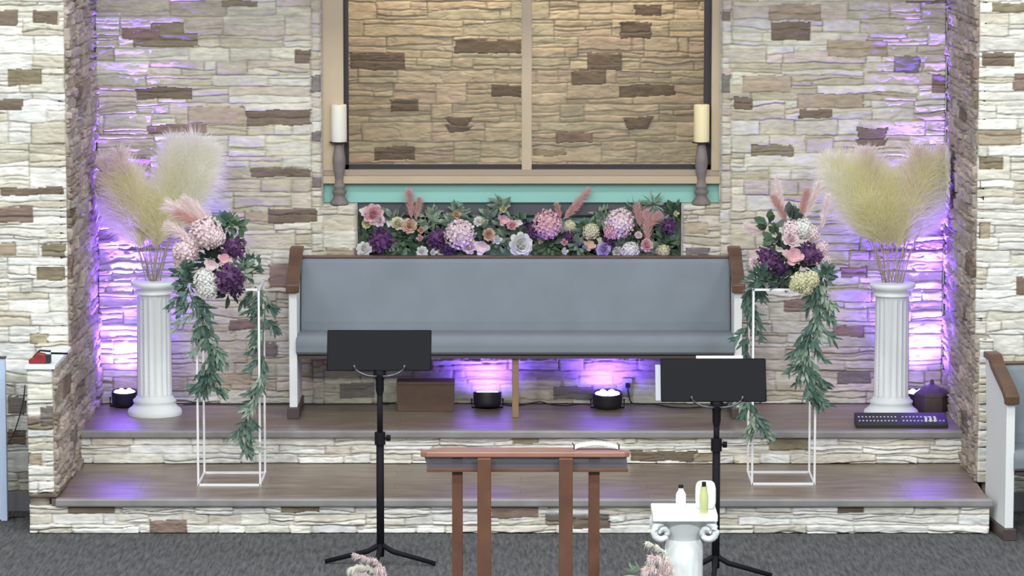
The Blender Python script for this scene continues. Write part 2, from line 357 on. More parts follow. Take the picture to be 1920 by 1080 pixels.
# opening sizes
OX0, OX1 = PX(604, 0, 200), PX(1352, 0, 200)
NX0, NX1 = PX(669, 0, 430), PX(1279, 0, 430)
OZ = PZ(384, 0); NZ = PZ(494, 0)
back_dark = [(250, 62, 372, 88, 'o'), (285, 42, 345, 64, 'o'), (415, 0, 483, 13, 'o'), (552, 95, 582, 120, 'd'), (255, 165, 360, 187, 'd'), (463, 206, 582, 235, 'd'),
    (278, 233, 386, 250, 'p'), (470, 314, 582, 333, 'd'), (250, 295, 283, 332, 'p'), (584, 143, 603, 172, 'g'), (584, 247, 603, 263, 'g'), (584, 333, 603, 352, 'g'),
    (352, 200, 462, 232, 't'), (503, 390, 593, 418, 'd'), (458, 397, 503, 416, 't'), (505, 495, 545, 540, 'p'), (425, 512, 470, 540, 't'), (470, 640, 520, 668, 'g'),
    (228, 52, 300, 74, 'p'), (430, 600, 520, 618, 'p'), (400, 700, 470, 722, 't'),
    (1446, 42, 1520, 75, 'd'), (1375, 182, 1412, 205, 'd'), (1498, 205, 1560, 222, 'd'), (1408, 272, 1488, 293, 'o'), (1603, 240, 1665, 275, 'd', .02), (1675, 105, 1725, 137, 'g'),
    (1352, 20, 1370, 40, 'g'), (1352, 142, 1370, 175, 'g'), (1745, 140, 1778, 175, 'p'), (1550, 75, 1665, 107, 't'), (1393, 142, 1485, 172, 't'), (1440, 8, 1540, 38, 't'),
    (1495, 175, 1620, 203, 't'), (1570, 695, 1632, 720, 'g'), (1575, 500, 1625, 522, 'p'), (1470, 560, 1530, 585, 'p'), (1560, 610, 1620, 632, 'p'), (1700, 0, 1778, 6, 'd'),
    (636, 718, 702, 748, 'g'), (1038, 724, 1112, 750, 'g'), (1280, 418, 1330, 440, 't'), (610, 465, 666, 482, 't'), (1285, 465, 1330, 480, 'g')]
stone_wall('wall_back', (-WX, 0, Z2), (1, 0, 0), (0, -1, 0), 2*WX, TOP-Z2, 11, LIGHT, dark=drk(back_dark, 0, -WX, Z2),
    holes=[(OX0+WX, OZ-Z2, OX1+WX, TOP), (NX0+WX, NZ-Z2, NX1+WX, OZ-Z2+.02)], seams=[PX(583, 0, 200)+WX, OX0+WX, OX1+WX, PX(1371, 0, 200)+WX], pdark=.0,
    core=[(-WX, OX0, .035, .4, Z2, TOP), (OX1, WX, .035, .4, Z2, TOP), (OX0, NX0, .035, .4, Z2, OZ), (NX1, OX1, .035, .4, Z2, OZ), (NX0, NX1, .035, .4, Z2, NZ)])
fl_dark = [(-60, 20, 32, 47, 'd'), (62, 20, 110, 45, 'd'), (15, 130, 78, 160, 'o'), (-60, 188, 42, 208, 'd'), (-60, 388, 62, 417, 'p'), (78, 458, 122, 480, 'o'), (70, 500, 122, 525, 'o'),
           (15, 742, 48, 775, 'g'), (15, 806, 48, 835, 'd'), (-60, 455, 30, 480, 't'), (0, 352, 120, 366, 'd'), (56, 627, 90, 645, 't')]
XL = -4.6
CL = -WX-.0
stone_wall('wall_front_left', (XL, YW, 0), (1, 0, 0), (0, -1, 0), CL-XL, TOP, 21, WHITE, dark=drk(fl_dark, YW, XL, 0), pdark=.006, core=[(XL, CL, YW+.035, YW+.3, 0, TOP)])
fr_dark = [(1840, 100, 1903, 124, 'd'), (1900, 138, 1990, 170, 'p'), (1832, 243, 1915, 272, 't'), (1836, 295, 1880, 318, 'o'), (1860, 5, 1990, 22, 'o'), (1905, 520, 1990, 552, 'd'), (1836, 418, 1856, 450, 't')]
CR = PX(1833, YW, 200)
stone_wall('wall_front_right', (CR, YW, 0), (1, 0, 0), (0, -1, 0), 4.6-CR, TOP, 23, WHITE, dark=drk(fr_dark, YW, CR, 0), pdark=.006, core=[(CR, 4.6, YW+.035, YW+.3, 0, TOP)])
# side returns of the alcove
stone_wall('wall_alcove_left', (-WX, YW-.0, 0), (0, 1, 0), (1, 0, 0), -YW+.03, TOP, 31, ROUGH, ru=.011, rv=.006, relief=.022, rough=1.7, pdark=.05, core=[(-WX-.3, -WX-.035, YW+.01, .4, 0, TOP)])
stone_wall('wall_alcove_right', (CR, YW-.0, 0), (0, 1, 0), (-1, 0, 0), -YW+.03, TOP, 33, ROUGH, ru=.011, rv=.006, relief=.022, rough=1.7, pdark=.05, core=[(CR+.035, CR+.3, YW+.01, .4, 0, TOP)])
# low pillars in front of the returns
LPX0 = PX(50, YB, 800); LPZ = PZ(690, YB)
lp_dark = [(76, 765, 112, 800, 'g'), (52, 850, 80, 872, 't')]
stone_wall('wall_left', (LPX0, YB, Z1), (1, 0, 0), (0, -1, 0), -WX-.0-LPX0, LPZ-Z1, 41, WHITE, dark=drk(lp_dark, YB, LPX0, Z1), pdark=.02, ch=(.04, .09),
    core=[(LPX0+.01, -WX-.035, YB+.03, YW+.03, 0, LPZ-.004)])
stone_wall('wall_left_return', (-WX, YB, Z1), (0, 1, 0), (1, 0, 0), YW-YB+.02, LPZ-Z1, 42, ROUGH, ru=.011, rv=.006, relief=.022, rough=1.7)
o = MB(); o.box(LPX0-.005, -WX+.01, YB-.02, YW+.0, LPZ-.006, LPZ+.014); struct(o.build('trim_left_cap', M['plaster'], bevel=.003))
YR = G(1840, 905, Z1)[1]; RPX1 = PX(1862, YR, 800); RPZ = PZ(636, YR)
stone_wall('wall_right', (CR, YR, Z1), (1, 0, 0), (0, -1, 0), RPX1-CR, RPZ-Z1, 43, WHITE, pdark=.04, ch=(.04, .09), core=[(CR+.035, RPX1-.01, YR+.03, YW+.03, 0, RPZ)])
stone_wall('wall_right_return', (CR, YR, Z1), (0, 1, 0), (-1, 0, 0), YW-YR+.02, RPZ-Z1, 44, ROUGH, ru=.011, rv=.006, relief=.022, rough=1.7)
# steps
RX1 = PX(1858, YB, 960)
TH = .038
stone_wall('wall_lower_riser', (LPX0, YB+.02, 0), (1, 0, 0), (0, -1, 0), RX1-LPX0, Z1-TH+.002, 51, STEP, ch=(.04, .07), rv=.004,
    dark=drk([(125, 945, 215, 965, 'd'), (280, 976, 350, 1004, 'p'), (525, 943, 600, 962, 'o'), (920, 942, 1010, 972, 'p'), (1075, 972, 1145, 992, 'd'), (1570, 940, 1620, 964, 'd')], YB, LPX0, 0), pdark=.02,
    core=[(LPX0+.02, RX1-.02, YB+.055, YA+.05, 0, Z1-TH)])
stone_wall('wall_upper_riser', (-WX-.01, YA+.02, Z1), (1, 0, 0), (0, -1, 0), CR+WX+.02, Z2-Z1-TH+.002, 52, STEP, ch=(.04, .07), rv=.004,
    dark=drk([(1180, 846, 1308, 866, 'd', .01), (962, 820, 1008, 834, 't'), (1440, 822, 1516, 846, 'o'), (1300, 850, 1350, 866, 't')], YA, -WX-.01, Z1), pdark=.02,
    core=[(-WX, CR, YA+.055, .03, Z1, Z2-TH)])
mb = MB(); mb.box(-WX-.02, CR, YB+.006, YA+.06, Z1-TH, Z1); struct(mb.build('floor_lower_step', M['plank']))
mb = MB(); mb.box(-WX+.0, CR, YA+.006, .05, Z2-TH, Z2); struct(mb.build('floor_upper_platform', M['plank']))
for nm, a, b, Y, Z in (('trim_lower_nosing', PX(104, YB, 935), RX1+.01, YB, Z1), ('trim_upper_nosing', -WX+.005, CR-.005, YA, Z2)):
    mb = MB(); mb.box(a, b, Y-.022, Y+.03, Z-TH, Z+.003); struct(mb.build(nm, M['nosing'], bevel=.009))
mb = MB(); mb.box(-4.6, 4.6, -16, 1.9, -.05, 0); struct(mb.build('floor', M['carpet']))
mb = MB(); mb.box(XL, LPX0+.02, YW-.035, YW-.018, 0, .1); struct(mb.build('baseboard_left', mat('grey_baseboard', (.25, .25, .27), .6)))
mb = MB(); mb.box(RX1, 4.6, YW-.035, YW-.018, 0, .1); struct(mb.build('baseboard_right', bpy.data.materials['grey_baseboard']))

mb = MB(); mb.box(-WX-.3, CR+.3, YW, .17, TOP, TOP+.05); struct(mb.build('ceiling_alcove_light_block', M['plaster']))  # unseen slab over the alcove, added to block light from above and darken it

# ------------------------------------------------------------------ baptistery opening
JY = .06
jz = PZ(322, JY)
win = thing('window_1', 'tan framed window opening to the baptistery', 'window'); del win['label']; del win['category']; win['kind'] = 'structure'
mb = MB(); mb.box(OX0-.01, PX(644, JY, 200), JY, JY+.1, jz, TOP); mb.build('window_frame', M['tan'], win, .004)
mb = MB(); mb.box(PX(1334, JY, 200), OX1+.01, JY, JY+.1, jz, TOP); mb.build('window_frame', M['tan'], win, .004)
mb = MB(); mb.box(OX0, OX1, JY-.02, JY+.12, PZ(344, JY), PZ(330, JY)); mb.build('window_sill', M['tan'], win, .003)
mb = MB(); mb.box(OX0, OX1, JY+.0, JY+.12, PZ(330, JY), PZ(319, JY)); mb.build('window_sill', M['sill'], win, .003)
GY = JY+.06
mb = MB(); mb.box(PX(642, GY), PX(655, GY), GY, GY+.05, PZ(320, GY), TOP); mb.build('sash', M['dark'], win)
mb = MB(); mb.box(PX(1318, GY), PX(1336, GY), GY, GY+.05, PZ(320, GY), TOP); mb.build('sash', M['dark'], win)
mb = MB(); mb.box(PX(642, GY), PX(1336, GY), GY, GY+.05, PZ(320, GY), PZ(309, GY)); mb.build('sash', M['dark'], win)
mb = MB(); mb.box(PX(978, GY), PX(997, GY), GY-.03, GY+.04, PZ(318, GY), TOP); mb.build('mullion', M['tan'], win, .003)
for a, b in ((655, 978), (997, 1318)):
    mb = MB(); mb.box(PX(a, GY), PX(b, GY), GY+.015, GY+.021, PZ(309, GY), TOP); mb.build('glass', M['glass'], win)
# teal tank front and the niche below
TY = .10
mb = MB(); mb.box(OX0, OX1, TY, TY+.06, OZ+.002, PZ(346, TY)); mb.box(OX0, OX1, TY-.012, TY+.06, PZ(347, TY), PZ(344, TY)); struct(mb.build('trim_teal_tank', M['teal'], bevel=.003))
mb = MB(); mb.box(NX0-.02, NX1+.02, TY+.02, TY+.05, PZ(404, TY), OZ+.002); struct(mb.build('trim_niche_shade', M['shade']))  # dark strip painted in for the shade under the teal ledge
mb = MB(); mb.box(NX0-.02, NX1+.02, .20, .23, NZ-.02, OZ+.001); struct(mb.build('trim_niche_back', mat('pale_teal', (.26, .44, .42), .5)))
# room behind the glass
BY = 1.25
bd = [(853, 75, 977, 100, 'd'), (655, 98, 760, 130, 'd'), (920, 160, 977, 183, 'd'), (732, 187, 783, 210, 'd'), (833, 220, 887, 248, 'd', .035), (702, 275, 778, 299, 'd'), (1190, 10, 1240, 30, 'd'),
      (1162, 42, 1223, 72, 'd', .01), (1100, 100, 1166, 132, 'd'), (1072, 132, 1135, 160, 'd'), (1162, 160, 1265, 182, 'd'), (1168, 220, 1225, 242, 'd', .03), (1043, 247, 1112, 268, 'p'), (1000, 280, 1060, 292, 't')]
BX = 1.5; BZ = PZ(335, BY)-.35
stone_wall('wall_baptistery', (-BX, BY, BZ), (1, 0, 0), (0, -1, 0), 2*BX, TOP-BZ, 61, WARM, dark=drk(bd, BY, -BX, BZ), pdark=.0, relief=.018, core=[(-BX, BX, BY+.035, BY+.1, BZ, TOP)])
mb = MB(); mb.box(-BX-.05, -BX, .3, BY+.1, BZ, TOP); mb.box(BX, BX+.05, .3, BY+.1, BZ, TOP); mb.box(-BX, BX, .2, BY+.1, BZ-.05, BZ); struct(mb.build('wall_baptistery_side', M['tan']))
mb = MB(); mb.box(-2.9, 2.9, .17, 1.5, TOP, TOP+.05); struct(mb.build('ceiling_baptistery', M['tan']))

# ------------------------------------------------------------------ candles
def candlestick(px, wx, lab1, lab2):
    Y = .035; x = PX(px, Y, 320); zb = OZ+.0; zt = PZ(267, Y)
    h = zt-zb
    t = thing('candlestick', lab1, 'candlestick', (x, Y, zb), group='candlesticks on the window ledge')
    prof = [(.050, 0), (.052, .012), (.046, .02), (.034, .035), (.028, .05), (.040, .06), (.040, .07), (.026, .082), (.034, .09), (.034, .10), (.024, .11), (.022, .13), (.026, .16), (.034, .20), (.037, .23), (.032, .27), (.024, .31), (.020, .33)]
    k = h/.33; mb = MB(); mb.lathe([(r, z*k) for r, z in prof], n=28); mb.build('turned_stem', M['greywood'], t)
    mb = MB(); mb.lathe([(.02, h-.006), (.052, h-.003), (.054, h+.004), (.0, h+.004)], n=28); mb.build('drip_dish', M['dark'], t)
    ch = PZ(197, Y)-zt
    mb = MB(); mb.lathe([(.0425, 0), (.0435, .01), (.043, ch-.008), (.040, ch), (.030, ch-.002), (.012, ch-.008), (0.001, ch-.009)], n=32)
    c = mb.build('pillar_candle', wx, None, loc=(x, Y, zt+.004)); tag(c, lab2, 'candle', 'pillar candles')
    mb = MB(); mb.tube([(0, 0, ch-.012), (.001, 0, ch+.003)], .0012, 6); mb.build('wick', M['dark'], c)
candlestick(636, M['wax'], 'grey turned wood candlestick at the left end of the teal ledge', 'ivory white pillar candle on the left candlestick')
candlestick(1315, M['wax2'], 'grey turned wood candlestick at the right end of the teal ledge', 'yellowish pillar candle on the right candlestick')

# ------------------------------------------------------------------ pews
def pew(name, label, width, loc, rz, group):
    """origin: floor, centre, at the front face of the end panels; +y is towards the back"""
    t = thing(name, label, 'pew', loc, rz, group)
    hw = width/2
    for s in (-1, 1):
        x0, x1 = (s*hw, s*(hw-.052)); x0, x1 = min(x0, x1), max(x0, x1)
        prof = [(0.0, .06), (.0, .70), (.05, .73), (.30, .83), (.36, .865), (.47, .865), (.47, .84), (.42, .5), (.44, .06)]
        e = MB(); e.prism(prof, 'x', x0+.004, x1-.004); e.build('end_panel', M['white'], t, .004)
        c = MB(); c.prism([(-.03, .69), (-.03, .735), (.04, .77), (.29, .855), (.35, .895), (.46, .895), (.46, .862), (.36, .862), (.30, .825), (.05, .735), (.01, .71), (.0, .69)], 'x', x0-.010, x1+.010)
        c.build('arm_cap', M['brown'], t, .006)
        q = MB(); q.box(x0-.006, x1+.006, -.02, .46, 0, .06); q.build('foot_block', M['dbrown'], t, .004)
    # back
    b = MB(); b.prism([(.30, .40), (.385, .838), (.425, .838), (.35, .40)], 'x', -hw+.05, hw-.05); b.build('back_board', M['dbrown'], t)
    c = MB(); n = 10
    b = MB(); b.prism([(.255, .44), (.26, .50), (.335, .822), (.36, .836), (.384, .833), (.31, .44)], 'x', -hw+.052, hw-.052); b.build('back_cushion', M['fabric'], t, .012)
    b = MB(); b.box(-hw+.05, hw-.05, .36, .43, .836, .846); b.build('top_rail', M['brown'], t, .003)
    # seat
    pr = [(.03, .345), (-.005, .350), (-.022, .365)]+[(-.024+.05*(1-math.cos(q)), .405+.05*math.sin(q)) for q in np.linspace(0, PI/2, 8)]+[(.30, .445), (.30, .345)]
    b = MB(); b.prism(pr, 'x', -hw+.044, hw-.044); b.build('seat_cushion', M['fabric'], t, .006)
    b = MB(); b.box(-hw+.052, hw-.052, .0, .34, .328, .345); b.build('seat_board', M['dbrown'], t)
    b = MB(); b.box(-.018, .018, .03, .07, 0, .328); b.build('centre_leg', M['legwood'], t, .003)
    return t
pxl, pyl = G(551, 783, Z2)
pcx = (PX(540, pyl, 700)+PX(1393, pyl, 700))/2; pwd = PX(1391, pyl, 700)-PX(541, pyl, 700)
pew('pew', 'long grey-blue cushioned pew in the middle of the platform', pwd, (pcx, pyl-.03, Z2), 0, 'church pews')
rx, ry = G(1884, 1008, 0)
pew('pew', 'partly seen white-ended pew at the right edge beside the steps', 1.9, (rx+.95-.02, ry+.03, 0), .11, 'church pews')

# ------------------------------------------------------------------ fluted pedestals
def column(label, px, top_py, foot_py, top_px_w):
    x, y0 = G(px, foot_py, Z2); R = .148; y = y0+R*.96
    x = PX(px, y, 650); H = PZ(top_py, y-.1)-Z2
    t = thing('fluted_pedestal', label, 'column', (x, y, Z2), group='white fluted pedestals')
    m = MB(); m.lathe([(R, 0), (R*1.01, .012), (R*.98, .03), (R*.84, .045), (R*.76, .062), (R*.80, .072), (R*.80, .082), (R*.70, .094), (R*.69, .10)], n=48); m.build('base', M['plaster'], t)
    m = MB(); m.lathe([(.094, .095), (.0955, .11), (.0955, .12), (.094, H*.5), (.092, H-.10), (.092, H-.085), (.0925, H-.07)], n=144, flute=(.115, H-.09, 18, .10)); m.build('shaft', M['plaster'], t)
    m = MB(); m.lathe([(.092, H-.075), (.105, H-.07), (.105, H-.06), (.095, H-.055), (.108, H-.04), (.120, H-.028), (.124, H-.018), (.124, H-.002), (.118, H), (.0, H)], n=48); m.build('capital', M['plaster'], t)
    return x, y, Z2+H
cL = column('white fluted pedestal at the left of the alcove, under two pampas lobes', 289, 531, 784, 85)
cR = column('white fluted pedestal at the right of the alcove, behind the black console', 1672, 534, 786, 85)

# ------------------------------------------------------------------ dried grasses
rng = random.Random(5)
def strands(mb, base, tip, n, L, wd, spread=.6, r0=.0, droop=.25, start=.15):
    base, tip = Vector(base), Vector(tip); ax = tip-base; ln = ax.length; d = ax.normalized()
    a = d.cross(Vector((0, 1, .01))).normalized(); b = d.cross(a)
    for _ in range(n):
        t = start+(1-start)*rng.random()**.85; p = base+ax*t
        th = rng.uniform(0, 2*PI); env = (math.sin(PI*min(1, (t*.86+.14)))**.6)
        sp = spread*rng.uniform(.35, 1.15); l = L*rng.uniform(.5, 1.1)*(.55+.6*env)
        o = (a*math.cos(th)+b*math.sin(th))
        dirv = (d*math.cos(sp)+o*math.sin(sp)).normalized()
        m = p+dirv*l*.55; e = p+dirv*l+Vector((0, 0, -droop*l*rng.random()))+o*l*.08
        sd = dirv.cross(Vector((rng.uniform(-.3, .3), 1, rng.uniform(-.3, .3)))).normalized()*wd*.5
        mb.add([p-sd, p+sd, m+sd, m-sd, e], [(0, 1, 2, 3), (3, 2, 4)])
def pampas(label, c, plumes, mats):
    t = thing('pampas_grass', label, 'dried grass', c)
    for i, (dx, dz, dy, s, mk) in enumerate(plumes):
        tip = Vector((dx, dy, dz)); ba = Vector((dx*.12+rng.uniform(-.02, .02), dy*.15+rng.uniform(-.03, .03), 0))
        mid = ba.lerp(tip, .42)+Vector((-dx*.06, 0, dz*.05))
        st = MB(); st.tube([ba, ba.lerp(mid, .5)+Vector((-dx*.03, 0, 0)), mid, tip], [.003, .0028, .002, .001], 5)
        pl = MB(); strands(pl, mid, tip, int(1900*s), .15*s+.03, .0026, spread=.75, droop=.4, start=0)
        pl.v = [(max(min(v[0], 2.325-c[0]-.03*((j*7) % 11)/11), -2.315-c[0]+.03*((j*7) % 11)/11), min(v[1], -.035-c[1]), v[2]) for j, v in enumerate(pl.v)]
        p = pl.build('plume', M[mk], t)
        st.build('stem', M['stem'], p)
    return t
def fan(n, spec):
    out = []
    for (ang, L, mk, s) in spec:
        a = math.radians(ang); out.append((math.sin(a)*L, math.cos(a)*L, rng.uniform(-.05, .05), s, mk))
    return out
# right: heart-shaped fan 1545..1795 x 270..530
pr = [(-26, .70, 'pampas', 1.25), (-21, .62, 'pampas', 1.2), (-14, .66, 'pampas', 1.2), (-7, .58, 'pampas', 1.2), (0, .54, 'pampas', 1.2), (7, .58, 'pampas', 1.2), (14, .67, 'pampas', 1.25), (21, .66, 'pampas', 1.2), (26, .70, 'pampas', 1.2),
      (-30, .60, 'pampas', 1.1), (29, .58, 'pampas', 1.1), (-18, .46, 'pampas', 1.1), (17, .48, 'pampas', 1.1), (-5, .42, 'pampas', 1.0), (6, .40, 'pampas', 1.0), (-28, .76, 'pampasw', .9), (-31, .70, 'pampasw', .8), (28, .74, 'pampasw', .9), (-24, .5, 'pampas', 1), (24, .5, 'pampas', 1), (20, .75, 'pampasp', .8), (10, .72, 'pampasp', .8), (-12, .72, 'pampasp', .7)]
pampas('large cream pampas grass fan on the right pedestal', cR, fan(0, pr), M)
pl = [(18, .82, 'pampasw', 1.35), (14, .76, 'pampasw', 1.3), (22, .76, 'pampasw', 1.3), (26, .68, 'pampasw', 1.1), (11, .68, 'pampas', 1.2), (19, .62, 'pampas', 1.2), (9, .82, 'pampasw', .9), (24, .84, 'pampasw', .9),
      (-12, .62, 'pampas', 1.2), (-20, .60, 'pampas', 1.2), (-27, .55, 'pampas', 1.2), (-6, .50, 'pampas', 1.1), (-16, .45, 'pampas', 1.1), (-24, .45, 'pampas', 1.0), (3, .42, 'pampas', 1.0), (-22, .74, 'pampasp', .9), (-14, .76, 'pampasp', .8), (9, .45, 'pampas', 1.1), (-30, .64, 'pampasp', .8)]
pl = [(a, L*.93, mk, s) for a, L, mk, s in pl]
pampas('cream pampas grass in two lobes on the left pedestal', cL, fan(0, pl), M)

# ------------------------------------------------------------------ blooms and leaves
def petal(mb, p, d, up, L, Wd, cup):
    d = d.normalized(); s = d.cross(up)
    if s.length < 1e-3: s = d.cross(Vector((1, 0, 0)))
    s.normalize(); n = s.cross(d).normalized()
    pts = [p, p+d*L*.45-s*Wd*.5+n*cup*L*.3, p+d*L*.9-s*Wd*.32+n*cup*L, p+d*L+n*cup*L*1.15, p+d*L*.9+s*Wd*.32+n*cup*L, p+d*L*.45+s*Wd*.5+n*cup*L*.3, p+d*L*.5]
    mb.add(pts, [(0, 1, 6), (1, 2, 6), (2, 3, 6), (3, 4, 6), (4, 5, 6), (5, 0, 6)], True)
def rndv():
    while 1:
        v = Vector((rng.uniform(-1, 1), rng.uniform(-1, 1), rng.uniform(-1, 1)))
        if .1 < v.length < 1: return v.normalized()
def bloom_mesh(kind, r, face=Vector((0, -1, .35))):
    mb = MB(); face = face.normalized()
    if kind == 'hydrangea':
        n = 120
        for i in range(n):
            z = 1-2*(i+.5)/n; a = i*2.39996; q = math.sqrt(1-z*z); d = Vector((q*math.cos(a), q*math.sin(a), z))
            if d.dot(face) < -.55: continue
            c = d*r*rng.uniform(.80, .98); f1 = d.cross(rndv()).normalized(); f2 = d.cross(f1)
            for k in range(4):
                th = PI/2*k; e = f1*math.cos(th)+f2*math.sin(th)
                petal(mb, c+rndv()*r*.03, e+d*rng.uniform(-.1, .9), d, r*rng.uniform(.17, .27), r*rng.uniform(.15, .26), rng.uniform(-.2, .4))
        mb.lathe([(.001, -r*.75), (r*.55, -r*.5), (r*.76, 0), (r*.55, r*.5), (.001, r*.75)], n=12)
    elif kind == 'peony':
        for ring, (k, rr, tilt, L) in enumerate([(9, .45, .25, .75), (9, .40, .6, .75), (8, .30, .95, .70), (7, .2, 1.2, .6), (5, .1, 1.4, .5)]):
            f1 = face.cross(Vector((1, .2, .1))).normalized(); f2 = face.cross(f1)
            for j in range(k):
                th = 2*PI*j/k+ring*.5+rng.uniform(-.15, .15); o = f1*math.cos(th)+f2*math.sin(th)
                d = o*math.cos(tilt)+face*math.sin(tilt)
                petal(mb, o*r*rr*.4-face*r*.1, d, -o if tilt > .5 else face, r*(L+.25), r*.75, rng.uniform(-.05, .25))
        mb.lathe([(.001, -r*.4), (r*.3, -r*.25), (r*.4, 0), (r*.3, r*.2), (.001, r*.35)], n=10)
    elif kind == 'ruffle':
        for i in range(150):
            d = rndv()
            if d.dot(face) < -.6: continue
            e = (d+rndv()*.8).normalized(); petal(mb, d*r*rng.uniform(.45, .8), e, rndv(), r*.34, r*.26, rng.uniform(-.3, .4))
        mb.lathe([(.001, -r*.65), (r*.45, -r*.45), (r*.62, 0), (r*.45, r*.45), (.001, r*.65)], n=12)
    elif kind == 'magnolia':
        f1 = face.cross(Vector((1, .2, .1))).normalized(); f2 = face.cross(f1)
        for j in range(7):
            th = 2*PI*j/7; o = f1*math.cos(th)+f2*math.sin(th); t = .45 if j % 2 else .8
            petal(mb, -face*r*.2, o*math.cos(t)+face*math.sin(t), -o, r*1.25, r*.9, .12)
    elif kind == 'bud':
        for j in range(10):
            th = 2*PI*j/5+j*.3; f1 = face.cross(Vector((1, .2, .1))).normalized(); f2 = face.cross(f1); o = f1*math.cos(th)+f2*math.sin(th); t = .7 if j < 5 else 1.15
            petal(mb, -face*r*.5, o*math.cos(t)+face*math.sin(t), -o, r*1.5, r*.9, .2)
    return mb
def leafshape(mb, p, d, L, Wd, bend=.2, side=None):
    d = d.normalized(); s = d.cross(side or rndv())
    if s.length < .05: s = d.cross(Vector((0, 1, .3)))
    s.normalize(); n = s.cross(d)
    m1, m2 = p+d*L*.35+n*bend*L*.3, p+d*L*.7+n*bend*L*.25
    mb.add([p, m1-s*Wd*.5-n*L*.04, m1, m1+s*Wd*.5-n*L*.04, m2-s*Wd*.38, m2, m2+s*Wd*.38, p+d*L], [(0, 2, 1), (0, 3, 2), (1, 2, 5, 4), (2, 3, 6, 5), (4, 5, 7), (5, 6, 7)], True)
def foliage(mb, c, r, n, L, Wd, flat=.6, up=.2):
    for _ in range(n):
        d = rndv(); d.y *= flat; d.z += up; d.normalize()
        leafshape(mb, Vector(c)+d*r*rng.uniform(.0, .7), (d+rndv()*.4), L*rng.uniform(.7, 1.2), Wd*rng.uniform(.8, 1.2), bend=rng.uniform(-.3, .4))
def arrangement(name, label, cat, Y, items, group=None, base=None, pxm=345., stem_to=None):
    """items in order: (px, py, radius_px, kind, material, dy)"""
    bx, bz = base
    t = thing(name, label, cat, (bx, Y, bz), group=group)
    for it in items:
        px, py, rp, kind, mk = it[:5]; dy = it[5] if len(it) > 5 else rng.uniform(-.03, .03)
        x, z = P(px, py, Y+dy); r = rp/pxm; c = Vector((x-bx, dy, z-bz)); nm = None
        if kind in ('leaves', 'bigleaves', 'fine'):
            mb = MB(); L, Wd, n = {'leaves': (.058, .027, 46), 'bigleaves': (.075, .045, 14), 'fine': (.055, .009, 70)}[kind]
            foliage(mb, (0, 0, 0), r, n, L, Wd)
            if name == 'flower_garland': mb.v = [(min(max(v[0], NX0+.012-x), NX1-.012-x), min(v[1], .10-.04-dy), max(v[2], NZ+.004-z)) for v in mb.v]
            mb.build('foliage', M[mk], t, loc=c)
        elif kind == 'plume':
            tx, ty = it[6]; x2, z2 = P(tx, ty, Y+dy); mb = MB(); tip = Vector((x2-x, -.01, z2-z))
            strands(mb, Vector((0, 0, 0)), tip, 420, rp/pxm, .0024, spread=.5, droop=.2, start=0); p = mb.build('grass_plume', M[mk], t, loc=c)
        else:
            mb = bloom_mesh(kind, r, Vector((rng.uniform(-.35, .35), -1, rng.uniform(.1, .6)))); mb.build({'hydrangea': 'hydrangea_head', 'peony': 'peony', 'ruffle': 'ruffled_flower', 'magnolia': 'magnolia_flower', 'bud': 'rose_bud'}[kind], M[mk], t, loc=c)
    return t
